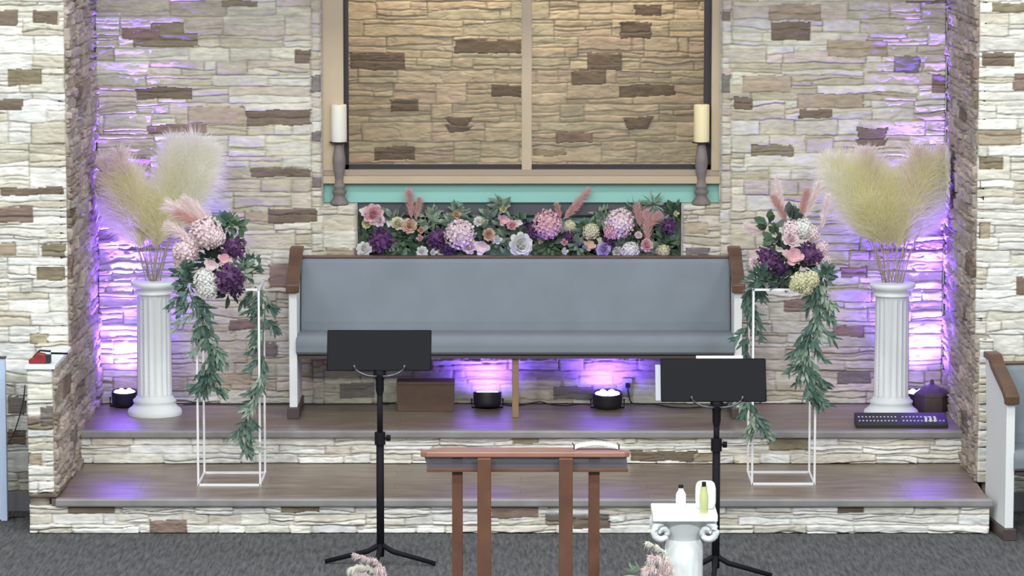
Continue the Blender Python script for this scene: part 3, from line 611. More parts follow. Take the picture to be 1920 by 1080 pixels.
row = [(680, 432, 22, 'leaves', 'leaf', .05), (757, 448, 30, 'leaves', 'leaf', .04), (812, 412, 28, 'leaves', 'sage', .05), (735, 415, 22, 'leaves', 'sage', .04), (920, 412, 28, 'leaves', 'sage', .03), (860, 400, 20, 'leaves', 'sage', .05),
    (940, 388, 16, 'leaves', 'sage', .02), (905, 440, 28, 'leaves', 'leaf', .05), (1025, 462, 28, 'leaves', 'leaf', .03), (1100, 435, 28, 'leaves', 'leaf', .04), (1085, 460, 20, 'leaves', 'sage', 0), (1130, 410, 20, 'leaves', 'sage', .05), (1190, 400, 26, 'fine', 'sage', .04),
    (1250, 458, 26, 'leaves', 'leaf', .02), (1225, 385, 20, 'fine', 'sage', .02), (1262, 400, 18, 'leaves', 'leaf', .05), (975, 425, 26, 'leaves', 'leaf', .05), (850, 465, 22, 'leaves', 'leaf', .03), (1160, 468, 22, 'leaves', 'sage', .03), (800, 465, 22, 'leaves', 'leaf', .05), (1215, 475, 18, 'leaves', 'sage', 0),
    (772, 410, 22, 'plume', 'pampasd', .0, (768, 362)), (780, 412, 18, 'plume', 'pampasd', .01, (786, 376)),
    (1055, 412, 20, 'plume', 'pampasd', .02, (1102, 358)), (1060, 410, 18, 'plume', 'pampasd', .02, (1080, 385)), (1052, 410, 14, 'plume', 'pampasd', .03, (1044, 385)),
    (1215, 455, 24, 'plume', 'pampasd', -.05, (1212, 400)), (1205, 430, 24, 'plume', 'pampasd', -.04, (1232, 405)), (1200, 425, 20, 'plume', 'pampasd', -.04, (1195, 388)),
    (700, 402, 19, 'peony', 'pink', -.02), (711, 414, 12, 'peony', 'pale', -.04), (682, 398, 9, 'magnolia', 'wpet', -.02), (714, 452, 27, 'ruffle', 'purple', -.02), (683, 468, 14, 'peony', 'wpet', -.03), (745, 420, 13, 'peony', 'cream', -.02),
    (768, 424, 14, 'peony', 'peach', -.03), (788, 447, 8, 'bud', 'pink', -.04), (818, 448, 21, 'ruffle', 'purple', -.02), (840, 467, 17, 'ruffle', 'dpurple', -.04), (791, 473, 11, 'peony', 'wpet', -.05), (812, 474, 8, 'bud', 'wpet', -.05),
    (862, 441, 29, 'hydrangea', 'pale', -.03), (880, 462, 14, 'peony', 'pale', -.04), (855, 402, 10, 'bud', 'peach', 0), (897, 416, 9, 'peony', 'wpet', -.01), (944, 392, 8, 'bud', 'cream', 0), (925, 385, 7, 'bud', 'cream', .02), (943, 412, 12, 'magnolia', 'pink', -.03), (960, 423, 10, 'peony', 'pink', -.03),
    (916, 440, 12, 'peony', 'peach', -.02), (932, 450, 10, 'bud', 'wpet', -.03), (904, 464, 16, 'magnolia', 'pale', -.05), (975, 459, 22, 'peony', 'wpet', -.04), (1000, 430, 18, 'ruffle', 'purple', -.01), (1027, 421, 27, 'hydrangea', 'pink', -.03), (985, 418, 8, 'bud', 'dpurple', 0),
    (1068, 424, 11, 'hydrangea', 'cream', -.02), (1066, 442, 12, 'ruffle', 'purple', -.02), (1058, 455, 8, 'bud', 'pink', -.04), (1058, 472, 8, 'bud', 'wpet', -.05), (1108, 434, 16, 'hydrangea', 'cream', -.02), (1105, 462, 12, 'magnolia', 'peach', -.04), (1132, 468, 14, 'peony', 'lilac', -.04),  # lilac peony: violet uplight spill put into its petal colour
    (1140, 455, 14, 'ruffle', 'dpurple', -.02), (1163, 418, 27, 'hydrangea', 'pale', -.03), (1147, 434, 15, 'hydrangea', 'pink', -.04), (1182, 470, 17, 'hydrangea', 'wpet', -.06), (1212, 460, 12, 'peony', 'pink', -.07), (1254, 424, 17, 'ruffle', 'purple', -.01), (1244, 470, 12, 'hydrangea', 'cream', -.02)]
for i, px in enumerate(range(685, 1275, 36)):
    row.append((px+rng.uniform(-10, 10), rng.uniform(400, 475), rng.uniform(6, 10), rng.choice(['bud', 'peony', 'magnolia']), ['cream', 'wpet', 'pale', 'peach', 'cream', 'lilac'][i % 6], rng.uniform(-.03, 0)))
for px in range(690, 1275, 27):
    row.insert(0, (px+rng.uniform(-8, 8), rng.uniform(425, 470), 24, 'leaves', rng.choice(['leaf', 'sage', 'sage', 'leaf']), .07))
arrangement('flower_garland', 'long row of pink, purple and white flowers in the niche above the pew', 'flower arrangement', .04, row, base=(P(974, 494, .04)[0], NZ), pxm=342.)

# ------------------------------------------------------------------ white wire plant stands
def plant_stand(label, fl, fr, bpy_):
    x0, y0 = G(fl[0], fl[1], Z1); x1, _ = G(fr[0], fr[1], Z1); wd = x1-x0; y1 = G(fl[0], bpy_, Z1)[1]; dp = y1-y0
    H = PZ(541, y0)-Z1
    t = thing('plant_stand', label, 'plant stand', ((x0+x1)/2, (y0+y1)/2, Z1), group='white wire plant stands')
    a, b, r = wd/2, dp/2, .0055
    for sx in (-1, 1):
        for sy in (-1, 1):
            m = MB(); m.box(sx*a-r, sx*a+r, sy*b-r, sy*b+r, 0, H); m.build('leg', M['wire'], t, .001)
    for z, nm in ((.0, 'base_ring'), (H-2*r, 'top_ring')):
        m = MB()
        for sy in (-1, 1): m.box(-a, a, sy*b-r, sy*b+r, z, z+2*r)
        for sx in (-1, 1): m.box(sx*a-r, sx*a+r, -b, b, z, z+2*r)
        m.build(nm, M['wire'], t)
    m = MB(); m.box(-.06, .06, -.06, .06, H-.004, H+.002); m.box(-a+.004, a-.004, -r, r, H-2*r, H-.003); m.build('top_plate', M['wire'], t)
    return (x0+x1)/2, (y0+y1)/2, Z1+H, wd, dp
sL = plant_stand('tall white wire plant stand on the lower step, left of the pew', (372, 911), (488, 911), 888)
sR = plant_stand('tall white wire plant stand on the lower step, right of the pew', (1410, 909), (1527, 909), 887)
def fwd(items):     # the lowest blooms spill over the front edge of the stand
    return [it[:5]+((it[5]-.10 if it[1] > 505 and it[3] != 'plume' else it[5]),)+it[6:] for it in items]
lb = [(420, 470, 34, 'leaves', 'dleaf', .06), (390, 485, 28, 'leaves', 'dleaf', .03), (440, 425, 20, 'bigleaves', 'leaf', .06), (425, 420, 18, 'bigleaves', 'gleaf', .05), (455, 510, 24, 'leaves', 'sage', .02), (470, 500, 18, 'leaves', 'gleaf', .03), (352, 530, 20, 'leaves', 'gleaf', 0), (400, 530, 30, 'leaves', 'dleaf', .04), (345, 510, 16, 'leaves', 'gleaf', .02), (430, 545, 20, 'leaves', 'dleaf', .03),
    (402, 428, 42, 'plume', 'pampasp', .02, (322, 388)), (402, 428, 34, 'plume', 'pampasd', .0, (340, 402)), (405, 422, 38, 'plume', 'pampasp', .04, (352, 380)), (360, 450, 28, 'plume', 'pampasp', -.02, (318, 425)),
    (388, 437, 29, 'hydrangea', 'pale', -.03), (405, 445, 17, 'hydrangea', 'pale', -.06), (348, 472, 24, 'hydrangea', 'pale', -.03), (342, 492, 16, 'hydrangea', 'pale', -.02), (360, 455, 18, 'hydrangea', 'pale', -.02), (438, 466, 25, 'ruffle', 'purple', -.03), (420, 488, 13, 'magnolia', 'pink', -.09), (396, 498, 14, 'magnolia', 'pale', -.08),
    (384, 525, 20, 'hydrangea', 'wpet', -.06), (388, 542, 18, 'hydrangea', 'wpet', -.07), (430, 522, 29, 'ruffle', 'purple', -.05), (440, 540, 18, 'ruffle', 'dpurple', -.04), (458, 455, 6, 'bud', 'cream', -.01), (474, 495, 9, 'peony', 'wpet', 0), (466, 470, 7, 'bud', 'wpet', 0)]
arrangement('flower_bouquet', 'full bouquet of pale pink and purple blooms on the left wire stand', 'flower arrangement', sL[1]-.07, fwd(lb), base=(sL[0], sL[2]+.002), pxm=355.)
rb = [(1470, 470, 34, 'leaves', 'dleaf', .06), (1455, 452, 22, 'bigleaves', 'leaf', .0), (1480, 412, 14, 'bigleaves', 'dleaf', .0), (1440, 422, 12, 'bigleaves', 'leaf', .02), (1430, 520, 22, 'leaves', 'gleaf', .02), (1500, 500, 30, 'leaves', 'dleaf', .05), (1545, 520, 22, 'leaves', 'gleaf', .03), (1460, 530, 24, 'leaves', 'dleaf', .03), (1420, 530, 18, 'fine', 'gleaf', .03),
    (1475, 415, 22, 'plume', 'pampasd', .04, (1452, 372)), (1470, 400, 18, 'plume', 'pampasp', .04, (1456, 335)), (1500, 410, 22, 'plume', 'pampasd', .04, (1512, 360)), (1510, 410, 22, 'plume', 'pampasp', .04, (1535, 345)), (1440, 440, 22, 'plume', 'pampasp', .04, (1402, 425)), (1540, 430, 18, 'plume', 'pampasp', .05, (1552, 370)),
    (1485, 432, 18, 'hydrangea', 'pale', -.05), (1505, 430, 19, 'hydrangea', 'wpet', -.04), (1482, 448, 15, 'peony', 'pale', -.08), (1522, 438, 15, 'hydrangea', 'pale', -.03), (1436, 480, 20, 'ruffle', 'purple', -.02), (1458, 505, 24, 'ruffle', 'dpurple', -.04), (1445, 495, 20, 'ruffle', 'purple', -.05), (1487, 483, 19, 'magnolia', 'pink', -.10),
    (1518, 476, 24, 'ruffle', 'purple', -.04), (1541, 465, 13, 'hydrangea', 'pale', -.02), (1548, 490, 11, 'hydrangea', 'pale', -.02), (1415, 492, 10, 'peony', 'pale', 0), (1500, 528, 17, 'hydrangea', 'cream', -.08), (1520, 524, 16, 'hydrangea', 'cream', -.07), (1510, 540, 14, 'hydrangea', 'cream', -.07), (1490, 536, 10, 'hydrangea', 'cream', -.08)]
arrangement('flower_bouquet', 'purple and blush bouquet with a cream hydrangea on the right wire stand', 'flower arrangement', sR[1]-.07, fwd(rb), base=(sR[0], sR[2]+.002), pxm=355.)

def garland(label, Y, path, dens, spread=.03, L=.070, Wd=.0165):
    pts = [Vector((P(px, py, Y+dy)[0], Y+dy, P(px, py, Y+dy)[1])) for px, py, dy in path]
    b = pts[0].copy(); t = thing('leaf_garland', label, 'garland', b)
    pts = [p-b for p in pts]
    # smooth path
    fine = []
    for i in range(len(pts)-1):
        p0, p1, p2, p3 = pts[max(i-1, 0)], pts[i], pts[i+1], pts[min(i+2, len(pts)-1)]
        for k in range(8):
            s = k/8; fine.append(.5*((2*p1)+(p2-p0)*s+(2*p0-5*p1+4*p2-p3)*s*s+(3*p1-p0-3*p2+p3)*s**3))
    fine.append(pts[-1]); st = MB(); st.tube(fine, .003, 5); st.build('vine', M['gstem'], t)
    # sprays: groups of leaves hanging down and out along the vine
    tot = len(fine); k = 0
    for si in range(dens):
        f = fine[min(tot-1, int((si+rng.random())/dens*tot))]
        mb = MB(); n = rng.randint(12, 17)
        ang = rng.uniform(-1.25, 1.25); o = Vector((math.sin(ang)*1.0, -rng.uniform(-.2, .6), -.75)).normalized(); ln = rng.uniform(.05, .11)+spread
        for j in range(n):
            q = f+o*ln*(j/n); d = (o+rndv()*.75); d.z -= .15
            leafshape(mb, q, d, L*rng.uniform(.6, 1.1), Wd*rng.uniform(.7, 1.2), bend=rng.uniform(-.2, .4), side=Vector((rng.uniform(-.5, .5), 1, rng.uniform(-.5, .5))))
        mb.tube([f, f+o*ln], .0018, 4)
        mb.build('leaf_spray', M['gleaf'] if rng.random() < .75 else M['sage'], t)
    return t
yl, yr = sL[1], sR[1]; fL = -sL[4]/2-.015
garland('leafy green garland hanging down the left leg of the left wire stand', yl, [(352, 540, fL), (365, 575, fL), (385, 620, fL), (392, 660, fL), (390, 700, fL), (392, 715, fL)], 26, spread=.03)
garland('long green garland hanging down the right leg of the left wire stand', yl, [(478, 538, 0), (496, 560, 0), (494, 620, 0), (492, 690, fL), (478, 755, fL), (458, 800, fL), (450, 825, fL)], 27, spread=.0)
garland('green garland hanging down the left leg of the right wire stand', yr, [(1425, 528, 0), (1398, 560, 0), (1402, 620, 0), (1398, 690, 0), (1398, 750, fL), (1420, 785, fL), (1430, 805, fL)], 26, spread=.0)
garland('green garland hanging down the right leg of the right wire stand', yr, [(1535, 530, fL), (1535, 560, fL), (1525, 610, fL), (1512, 660, fL), (1510, 700, fL), (1520, 725, fL)], 34, spread=.035)

# ------------------------------------------------------------------ uplights
def par(label, px, foot, seen_w, tiltx, e, lz=.0, spot_e=None, target=None, size=1.9, rollx=0):
    x, y0 = G(px, foot, Z2); R = seen_w/2/345.; y = min(y0+R, -R-(.09 if abs(x) < 1.5 else .05))
    t = thing('uplight', label, 'stage light', (x, y, Z2), group='black LED uplights on the platform')
    rot = Euler((tiltx, rollx, 0)).to_matrix(); cz = .055
    m = MB(); m.lathe([(R*.80, -.046), (R*.90, -.042), (R*.97, -.02), (R, .03), (R, .036), (R*.93, .036), (R*.93, .022), (0.001, .022)], (0, 0, cz), 28, rot=rot); h = m.build('housing', M['blackp'], t)
    m = MB()
    for k in range(7):
        a = k*PI/3; rr = 0 if k == 6 else R*.58
        m.lathe([(R*.22, .022), (R*.22, .034), (R*.12, .040), (.001, .041)], tuple(Vector((0, 0, cz))+rot @ Vector((rr*math.cos(a), rr*math.sin(a), 0))), 12, rot=rot)
    m.build('led_lens', M['led'], h)
    m = MB(); m.tube([(-R-.008, 0, cz), (-R-.008, 0, .006), (R+.008, 0, .006), (R+.008, 0, cz)], .005, 6); m.build('bracket', M['black'], t)
    l = bpy.data.lights.new('uplight_beam', 'SPOT'); l.energy = e; l.color = (.17, .075, 1.0); l.spot_size = size; l.spot_blend = 1.0; l.shadow_soft_size = R*.6
    n = rot @ Vector((0, 0, 1)); lo = bpy.data.objects.new('uplight_beam', l); C.objects.link(lo)
    lo.location = Vector((x, y, Z2+cz))+n*.06
    dv = (Vector(target)-lo.location) if target else n
    lo.rotation_euler = dv.to_track_quat('-Z', 'Y').to_euler()
    if spot_e:      # the fixture's narrow core beam
        l2 = bpy.data.lights.new('uplight_core_beam', 'SPOT'); l2.energy = spot_e; l2.color = l.color; l2.spot_size = .42; l2.spot_blend = .7; l2.shadow_soft_size = .02
        o2 = bpy.data.objects.new('uplight_core_beam', l2); C.objects.link(o2); o2.location = lo.location
        o2.rotation_euler = (Vector((x+(.02 if x < 0 else .10), -.01, 2.5))-lo.location).to_track_quat('-Z', 'Y').to_euler()
    return x, y
par('black round LED uplight glowing under the pew, left of its centre leg', 914, 762, 54, -.12, 30, target=(PX(914, 0), .1, .72), size=2.7, rollx=0)
par('black round LED uplight glowing under the pew, right of its centre leg', 1138, 760, 58, .12, 30, target=(PX(1138, 0), .1, .72), size=2.7)
par('black LED uplight on the floor behind the left pedestal', 232, 766, 50, .10, 240, target=(PX(195, 0), -.02, 3.0), size=1.9, spot_e=2200)
par('black LED uplight on the floor behind the right pedestal', 1722, 768, 50, .10, 240, target=(PX(1765, 0), -.02, 3.0), size=1.9, spot_e=2200)

# ------------------------------------------------------------------ music stands
def music_stand(label, pxc, w_px, top, bot, base_py, knob_py, polepx, group='black music stands'):
    x, y = G(polepx, base_py, 0); s = PX(polepx+100, y, 700)-PX(polepx, y, 700); s /= 100.
    t = thing('music_stand', label, 'music stand', (x, y, 0), group=group)
    cx = PX(pxc, y, 650)-x; hw = w_px*s/2; zb = PZ(bot, y-.04); zt = PZ(top, y+.05)
    # desk: thin plate, leaning back, folded lip at the bottom
    m = MB(); m.prism([(-.055, zb), (-.059, zb), (.045, zt), (.050, zt)], 'x', cx-hw, cx+hw); d = m.build('desk', M['black'], t, .0015)
    m = MB(); m.box(cx-hw, cx+hw, -.055, .0, zb-.004, zb); m.build('lip', M['black'], d)
    m = MB()
    for q in (-1, 1):
        m.tube([(cx+q*(hw), -.057, zb), (cx+q*hw, .0475, zt)], .0035, 6)
    m.tube([(cx-hw, .0475, zt), (cx+hw, .0475, zt)], .0035, 6); m.build('rim', M['black'], d)
    m = MB(); jz_ = zb-.03
    for q in (-1, 1):
        pts = [(q*.012, -.05, jz_)]+[(q*(.012+.11*math.sin(a)), -.068, jz_+.055*(1-math.cos(a))) for a in np.linspace(.1, PI/2, 8)]
        m.tube(pts, [.006]*len(pts), 8)
    m.build('yoke', M['steel'], t)
    m = MB(); m.lathe([(.013, jz_-.10), (.020, jz_-.07), (.020, jz_-.02), (.03, jz_+.0), (.03, jz_+.025), (.0, jz_+.03)], (0, -.03, 0), 16); m.build('neck', M['black'], t)
    zk = PZ(knob_py, y)
    m = MB(); m.tube([(0, -.03, jz_-.08), (0, -.03, zk)], .014, 12); m.build('inner_tube', M['black'], t)
    m = MB(); m.tube([(0, -.03, zk+.02), (0, -.03, .04)], .0185, 14); m.lathe([(.026, zk-.03), (.026, zk+.03)], (0, -.03, 0), 16); m.build('outer_tube', M['black'], t)
    m = MB(); m.tube([(.015, -.03, zk), (.04, -.03, zk)], .006, 8); m.tube([(.04, -.03, zk-.012), (.04, -.03, zk+.015)], .011, 8); m.build('knob', M['black'], t)
    for k, a in enumerate((-.15, PI-.05, -PI/2-.1)):
        m = MB(); dx, dy = math.cos(a), math.sin(a); L = .27
        m.tube([(0, -.03, .10), (dx*.06, -.03+dy*.06, .065), (dx*L, -.03+dy*L, .012)], [.014, .013, .011], 8); m.build('leg', M['black'], t)
    return t, x, y, zt, zb, hw, cx
msL = music_stand('black music stand left of the table, in front of the pew', 711, 193, 620, 693, 1056, 820, 714)
msR = music_stand('black music stand right of the table, with white papers behind its desk', 1338, 195, 673, 751, 1078, 832, 1341)
# papers on the right stand
t, x, y, zt, zb, hw, cx = msR
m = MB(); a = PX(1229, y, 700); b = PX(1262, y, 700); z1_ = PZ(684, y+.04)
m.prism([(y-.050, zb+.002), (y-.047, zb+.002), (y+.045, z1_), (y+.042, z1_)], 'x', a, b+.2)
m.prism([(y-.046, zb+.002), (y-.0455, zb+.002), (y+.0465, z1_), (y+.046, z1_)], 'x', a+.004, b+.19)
o = m.build('song_sheets', mat('shaded_paper', (.42, .42, .47), .6)); tag(o, 'white song sheets, painted shade-grey, sticking out left of the right music stand desk', 'paper')  # white paper; the grey is shade put into its colour
m = MB(); a = PX(1306, y, 700); b = PX(1394, y, 700); z1_ = PZ(667, y+.055)
m.prism([(y-.041, zb+.002), (y-.039, zb+.002), (y+.060, z1_), (y+.058, z1_)], 'x', a, b)
o = m.build('song_sheets', M['paper']); tag(o, 'white paper edge showing above the right music stand desk', 'paper')

# ------------------------------------------------------------------ table in front
tz = 1.02
_, ty0 = G(985, 848, tz)
tcx = (G(788, 850, tz)[0]+G(1181, 850, tz)[0])/2
tb = thing('communion_table', 'cherry wood stand with a back-sloping top and smoked front panel, before the steps', 'table', (tcx, ty0, 0))
X = lambda px, dy=0: PX(px, ty0+dy, 850)-tcx
dd = .36; tzb = PZ(838.5, ty0+dd)     # the top falls away gently from the viewer
m = MB(); th = .021
outer = [(X(788), 0.04), (X(800), 0), (X(1172), 0), (X(1181), .04), (X(1181, .1), .14), (X(1133, dd), dd), (X(833, dd), dd), (X(788, .1), .14)]
zz = [tz+(tzb-tz)*p[1]/dd for p in outer]; nn = len(outer)
m.add([(p[0], p[1], z) for p, z in zip(outer, zz)]+[(p[0], p[1], z-th) for p, z in zip(outer, zz)], [tuple(range(nn)), tuple(range(nn, 2*nn))[::-1]]+[(i, nn+i, nn+(i+1) % nn, (i+1) % nn) for i in range(nn)])
m.build('tabletop', M['rimwood'], tb, .004)
ax0, ax1 = X(790)+.012, X(1179)-.008
zlow = PZ(884, ty0+.03)
m = MB(); m.add([(ax0, .022, tz-.021), (ax1, .022, tz-.021), (X(1177), .022, zlow+.014), (X(801), .022, zlow+.014), (ax0, .028, tz-.021), (ax1, .028, tz-.021), (X(1177), .028, zlow+.014), (X(801), .028, zlow+.014)],
    [(0, 3, 2, 1), (4, 5, 6, 7), (0, 1, 5, 4), (1, 2, 6, 5), (2, 3, 7, 6), (3, 0, 4, 7)]); m.build('apron_panel', M['smoke'], tb)
m = MB(); m.box(X(800), X(1178), .016, .034, zlow, zlow+.014); m.build('apron_rail', M['tablewood'], tb, .002)
for (a, b, y0_, y1_) in ((895, 921, -.03, .014), (1048, 1074, -.03, .014), (847, 867, .05, .085), (1104, 1125, .05, .085)):
    m = MB(); m.box(X(a), X(b), y0_, y1_, 0, tz-.022-(tz-tzb)*y1_/dd if y1_ > .02 else tz-.022); m.build('leg', M['tablewood'], tb, .003)
m = MB(); m.box(X(860), X(1110), .09, .12, .12, .16); m.build('stretcher', M['tablewood'], tb, .003)
# eyeglasses on the top
gx0, gx1 = X(1076, .2), X(1160, .2); gy = dd*.55; bz_ = tz+(tzb-tz)*(gy-.05)/dd
gl = thing('open_booklet', 'thin white booklet with dark curled corners lying on the table top', 'booklet', (tcx, ty0+gy, bz_))
m = MB(); n = 12
for i in range(n):
    a0, a1 = i/n, (i+1)/n; f = lambda s: .004+.018*math.sin(PI*s)**.6
    m.add([(gx0+(gx1-gx0)*a0, -.05, f(a0)), (gx0+(gx1-gx0)*a1, -.05, f(a1)), (gx0+(gx1-gx0)*a1, .06, f(a1)), (gx0+(gx1-gx0)*a0, .06, f(a0))], [(0, 1, 2, 3)], True)
o = m.build('page', M['paper'], gl); sl = o.modifiers.new('thick', 'SOLIDIFY'); sl.thickness = .003
for q, xx in ((-1, gx0), (1, gx1)):
    m = MB(); m.tube([(xx, -.05, .004), (xx, -.052, .022), (xx+q*.008 if q < 0 else xx-.008, -.05, .03)], .0025, 6); m.build('corner_clip', M['black'], gl)

# ------------------------------------------------------------------ small white pedestal with capital
wz = .86
wx0, wy0 = G(1224, 979, wz-.03); wx1, _ = G(1346, 979, wz-.03); wcx = (wx0+wx1)/2; whw = (wx1-wx0)/2
ped = thing('capital_pedestal', 'white plaster pedestal with a scrolled capital, right of the table', 'column', (wcx, wy0+whw, 0))
m = MB(); m.box(-whw, whw, -whw, whw, wz-.03, wz); m.build('top_slab', M['plaster'], ped, .005)
k = whw/.14
m = MB(); m.lathe([(.060*k, wz-.16), (.066*k, wz-.125), (.082*k, wz-.095), (.105*k, wz-.055), (.12*k, wz-.03)], n=40); m.build('capital_bell', M['plaster'], ped)
for sx in (-1, 1):
    for sy in (-1, 1):
        m = MB(); pts = []; rr = []
        for i in range(26):
            a = i/25*2.6*PI; r = .042*k*(1-i/25*.8); cx, cz = sx*.098*k, wz-.078
            pts.append((cx+sx*r*math.sin(a)*1.0, sy*(.098*k)+sy*r*math.sin(a)*.4, cz+r*math.cos(a))); rr.append(.017*k*(1-i/25*.45))
        m.tube(pts, rr, 8); m.build('scroll', M['plaster'], ped)
m = MB(); m.lathe([(.092*k, 0), (.092*k, .06), (.086*k, .08), (.083*k, wz-.24), (.083*k, wz-.20), (.083*k, wz-.155), (.079*k, wz-.135), (.068*k, wz-.118), (.05*k, wz-.112)], n=96, flute=(.09, wz-.22, 16, .06)); m.lathe([(.12*k, 0), (.12*k, .03), (.10*k, .05), (.08*k, .07)], n=40); m.build('shaft', M['plaster'], ped)
def bottle(label, px, foot, R, H, body, liquid=None, neck=.35):
    x, y = G(px, foot, wz); t = thing('bottle', label, 'bottle', (x, y+R, wz), group='small bottles on the white pedestal')
    m = MB(); m.lathe([(R*.92, 0), (R, .004), (R, H*.55), (R*.85, H*.65), (R*neck, H*.78), (R*neck, H*.86)], n=24); m.build('body', body, t)
    m = MB(); m.lathe([(R*.5, H*.84), (R*.5, H), (.001, H)], n=18); m.build('cap', M['black'], t)
bottle('small clear white bottle with a black cap on the pedestal slab', 1277, 952, .020, .088, M['cloth'], neck=.5)
bottle('tall yellow oil bottle with a dark cap on the pedestal slab', 1320, 964, .0175, .125, M['yel'], neck=.75)
x, y = G(1323, 962, wz); y += .10
hz_ = PZ(902, y)-wz; hw_ = (PX(1342, y, 930)-PX(1304, y, 930))/2; x = PX(1323, y, 930)
m = MB(); n = 24; prof = []
for i in range(n):
    a = 2*PI*i/n; ca, sa = math.cos(a), math.sin(a); prof.append((hw_*math.copysign(abs(ca)**.5, ca), hz_/2+hz_/2*math.copysign(abs(sa)**.5, sa)))
m.prism(prof, 'y', -.03, .03); o = m.build('folded_cloth', M['cloth'], loc=(x, y, wz), bevel=.012); tag(o, 'white upright folded cloth behind the yellow bottle', 'cloth')

# ------------------------------------------------------------------ plumes at the bottom of the picture
def low_plumes(label, px, Y, arcs, leaf=None):
    bx, _ = P(px, 1150, Y)
    t = thing('grass_bunch', label, 'dried grass', (bx, Y, 0))
    for (pts, mk, L, n) in arcs:
        q = [P(a, b, Y-.02*i) for i, (a, b) in enumerate(pts)]; q = [Vector((v[0]-bx, -.02*i, v[1])) for i, v in enumerate(q)]
        m = MB()
        for i in range(len(q)-1): strands(m, q[i], q[i+1], n, L*(1-.12*i), .0035, spread=.55, droop=1.1, start=0)
        p = m.build('plume', M[mk], t)
        st = MB(); st.tube([(0, 0, 0), q[0]*.6]+q, .0022, 5); st.build('stem', M['stem'], p)
    if leaf:
        m = MB(); c = P(leaf[0], leaf[1], Y); foliage(m, (c[0]-bx, 0, c[1]), .05, 30, .06, .02); m.tube([(0, 0, 0), (c[0]-bx, 0, c[1])], .003, 5); m.build('foliage', M['sage'], t)
low_plumes('pale pink feathery grass rising at the bottom edge, left of the table', 705, msL[2]-.55, [([(722, 1092), (718, 1068), (703, 1052), (682, 1045), (664, 1040)], 'pampasp', .045, 110), ([(715, 1095), (706, 1076), (690, 1064), (672, 1062), (656, 1068)], 'pampasw', .05, 110),
    ([(708, 1110), (700, 1090), (685, 1078), (668, 1078)], 'pampasp', .05, 110), ([(718, 1105), (715, 1085), (708, 1068)], 'pampasp', .05, 110)])
low_plumes('pale pink feathery grass beside the white capital pedestal', 1250, wy0-.05, [([(1262, 1090), (1256, 1058), (1246, 1036), (1232, 1026), (1214, 1018)], 'pampasw', .04, 70), ([(1256, 1100), (1246, 1064), (1234, 1048), (1222, 1046)], 'pampasp', .05, 130),
    ([(1250, 1110), (1238, 1078), (1224, 1066), (1212, 1068)], 'pampasp', .05, 130), ([(1262, 1110), (1258, 1080), (1250, 1056)], 'pampasp', .05, 130)], leaf=(1205, 1082))

# ------------------------------------------------------------------ small things on the platform
x0, y0 = G(1606, 803, Z2); x1, _ = G(1778, 803, Z2); yk = G(1606, 778, Z2)[1]
con = thing('lighting_console', 'black control console with rows of grey buttons in front of the right pedestal', 'console', ((x0+x1)/2, y0+.005, Z2))
hw = (x1-x0)/2; dp = .15
m = MB(); m.prism([(0, 0), (0, .022), (dp, .062), (dp, 0)], 'x', -hw, hw); m.build('body', M['blackp'], con, .004)
sl_ = (.062-.022)/dp
m = MB()
for i in range(24):
    if i == 11: continue
    for rz_, rr in ((.035, .009), (.085, .007)):
        cx = -hw+.02+i*(2*hw-.04)/23
        if i > 19 and rz_ > .05: continue
        h0 = .022+rz_*sl_; m.box(cx-.0045, cx+.0045, rz_, rz_+rr, h0, h0+.006)
m.build('buttons', M['button'], con)
for i in range(3):
    m = MB(); cx = hw-.115+i*.024; m.box(cx-.006, cx+.006, .03, .09, .022+.03*sl_, .022+.09*sl_+.005); m.build('fader', M['paper'], con)
# brown basket with a pointed lid
xb, yb = G(1748, 776, Z2); xb = PX(1748, yb+.08, 740); Rb = 33/345.
bk = thing('lidded_box', 'dark brown six-sided lidded box in the right corner of the platform', 'box', (xb, yb+Rb, Z2))
m = MB(); m.lathe([(Rb*.92, 0), (Rb, .02), (Rb*1.02, .085), (Rb*.95, .09)], n=6); m.build('body', M['basket'], bk, .003)
m = MB(); m.lathe([(Rb*1.05, .088), (Rb*1.03, .10), (Rb*.6, .13), (Rb*.15, .15), (Rb*.10, .17), (.004, .178)], n=6); m.build('lid', M['basket'], bk, .003)
# wooden box under the pew
xa, ya = G(745, 772, Z2); xc = PX(851, ya, 750); zt_ = PZ(716, ya)
wb = thing('wooden_box', 'low brown wooden box on the platform behind the left music stand, under the pew', 'box', ((xa+xc)/2, ya, Z2)); h_ = zt_-Z2; q_ = (xc-xa)/2
m = MB(); m.box(-q_, q_, 0, .14, 0, h_-.018); m.build('body', M['boxw'], wb, .003)
m = MB(); m.box(-q_-.004, q_+.004, -.004, .144, h_-.018, h_); m.build('lid', M['boxw'], wb, .003)
# outlet on the back wall
xo, zo = P(1176, 726, -.03)
ot = thing('wall_outlet', 'small wall outlet with a black plug right of the right uplight under the pew', 'outlet', (xo, -.030, zo-.05))
m = MB(); m.box(-.028, .028, -.004, .012, 0, .10); m.build('cover_plate', M['outlet'], ot, .002)
m = MB(); m.box(-.010, .014, -.03, -.004, .05, .075); m.build('plug', M['black'], ot, .003)
def cable(name, label, pts, r=.004):
    m = MB(); p = [Vector(q) for q in pts]; fine = []
    for i in range(len(p)-1):
        a, b, c, d = p[max(i-1, 0)], p[i], p[i+1], p[min(i+2, len(p)-1)]
        for k in range(6):
            s = k/6; fine.append(.5*((2*b)+(c-a)*s+(2*a-5*b+4*c-d)*s*s+(3*b-a-3*c+d)*s**3))
    fine.append(p[-1]); m.tube(fine, r, 6); o = m.build(name, M['blackp']); tag(o, label, 'cable', 'black power cables'); return o
def gz(px, py): a = G(px, py, Z2); return (a[0], min(a[1], -.045), Z2+.005)
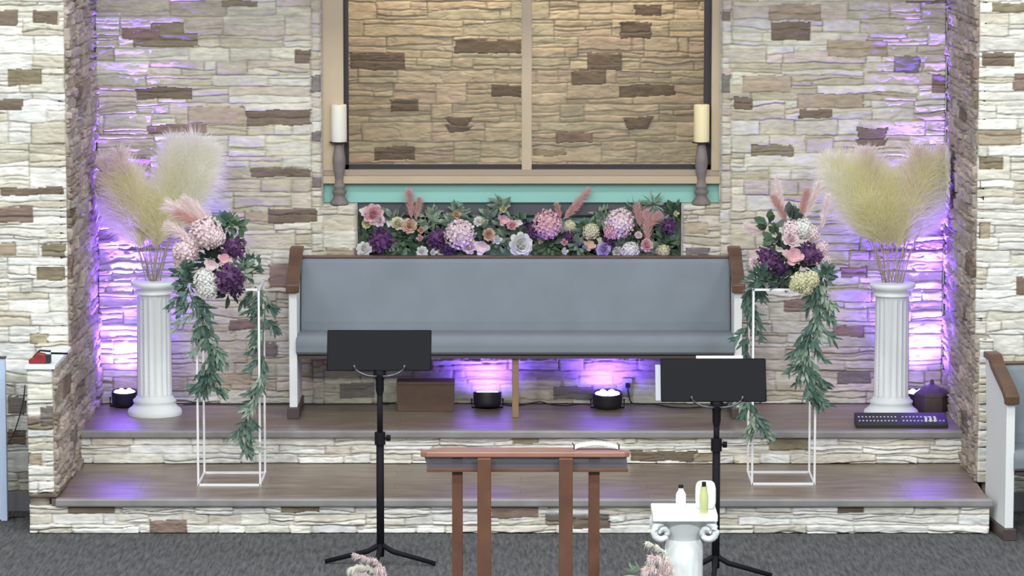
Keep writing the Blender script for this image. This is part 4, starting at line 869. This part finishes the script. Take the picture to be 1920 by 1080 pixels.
cable('power_cable', 'black cable lying along the back wall between the two uplights under the pew', [gz(942, 758), gz(965, 762), gz(985, 758), (PX(1012, -.06), -.06, Z2+.02), gz(1030, 758), gz(1060, 762), gz(1085, 757), gz(1108, 757)])
cable('power_cable', 'black cable lying along the wall right of the uplights under the pew', [(xo+.0, -.058, zo+.012), (xo+.02, -.06, Z2+.02), gz(1200, 757), gz(1225, 759), gz(1260, 765), gz(1300, 766), gz(1340, 762), gz(1400, 759)])
cable('power_cable', 'black cable lying along the back wall left of the pew', [gz(345, 757), gz(400, 758), gz(420, 756), gz(450, 755), gz(500, 757), gz(560, 758), gz(640, 759), gz(730, 757)])
# red tool on the left pillar cap
xt = PX(62, YB+.02, 670); Zt = LPZ+.014; Yt = YB+.06
st = thing('stapler', 'dark red stapler tool lying on top of the low stone pillar at left', 'tool', (xt, Yt, Zt))
m = MB(); m.prism([(-.025, 0), (.06, 0), (.065, .02), (.06, .05), (.02, .058), (.0, .035), (-.028, .02)], 'y', -.02, .02); m.build('body', M['red'], st, .008)
m = MB(); m.box(.058, .085, -.018, .018, .004, .045); m.tube([(-.005, 0, .03), (.03, 0, .066), (.085, 0, .062)], .006, 8); m.build('head', M['blackp'], st, .003)
m = MB(); m.tube([(.085, 0, .052), (.17, 0, .05)], .005, 8); m.build('nose', M['black'], st)
# pale panel at the left edge
xp, yp = G(14, 977, 0)
pn = thing('side_panel', 'pale blue-white upright panel at the left edge of the picture', 'panel', (xp-.5, yp, 0))
zt_ = PZ(670, yp)
m = MB(); m.box(-.5, .5, 0, .04, 0, zt_-.008); m.build('board', M['panel'], pn, .003)
m = MB(); m.box(-.5, .503, -.004, .044, zt_-.008, zt_); m.build('edge_strip', M['dbrown'], pn)
cable('hanging_cable', 'thin black cable drooping in front of the left stone wall', [(PX(47, YW-.06, 720), YW-.06, PZ(722, YW-.06)), (PX(42, YW-.06, 760), YW-.06, PZ(760, YW-.06)), (PX(25, YW-.07, 815), YW-.07, PZ(815, YW-.07)), (PX(5, YW-.08, 840), YW-.08, PZ(843, YW-.08)), (PX(-20, YW-.08, 850), YW-.08, PZ(852, YW-.08))], .003)
a_ = [G(px, py, 0) for px, py in ((-10, 979), (10, 975), (25, 971), (47, 970))]
cable('floor_cable', 'black cable on the carpet beside the pale panel at left', [(p[0], p[1], .005) for p in a_])
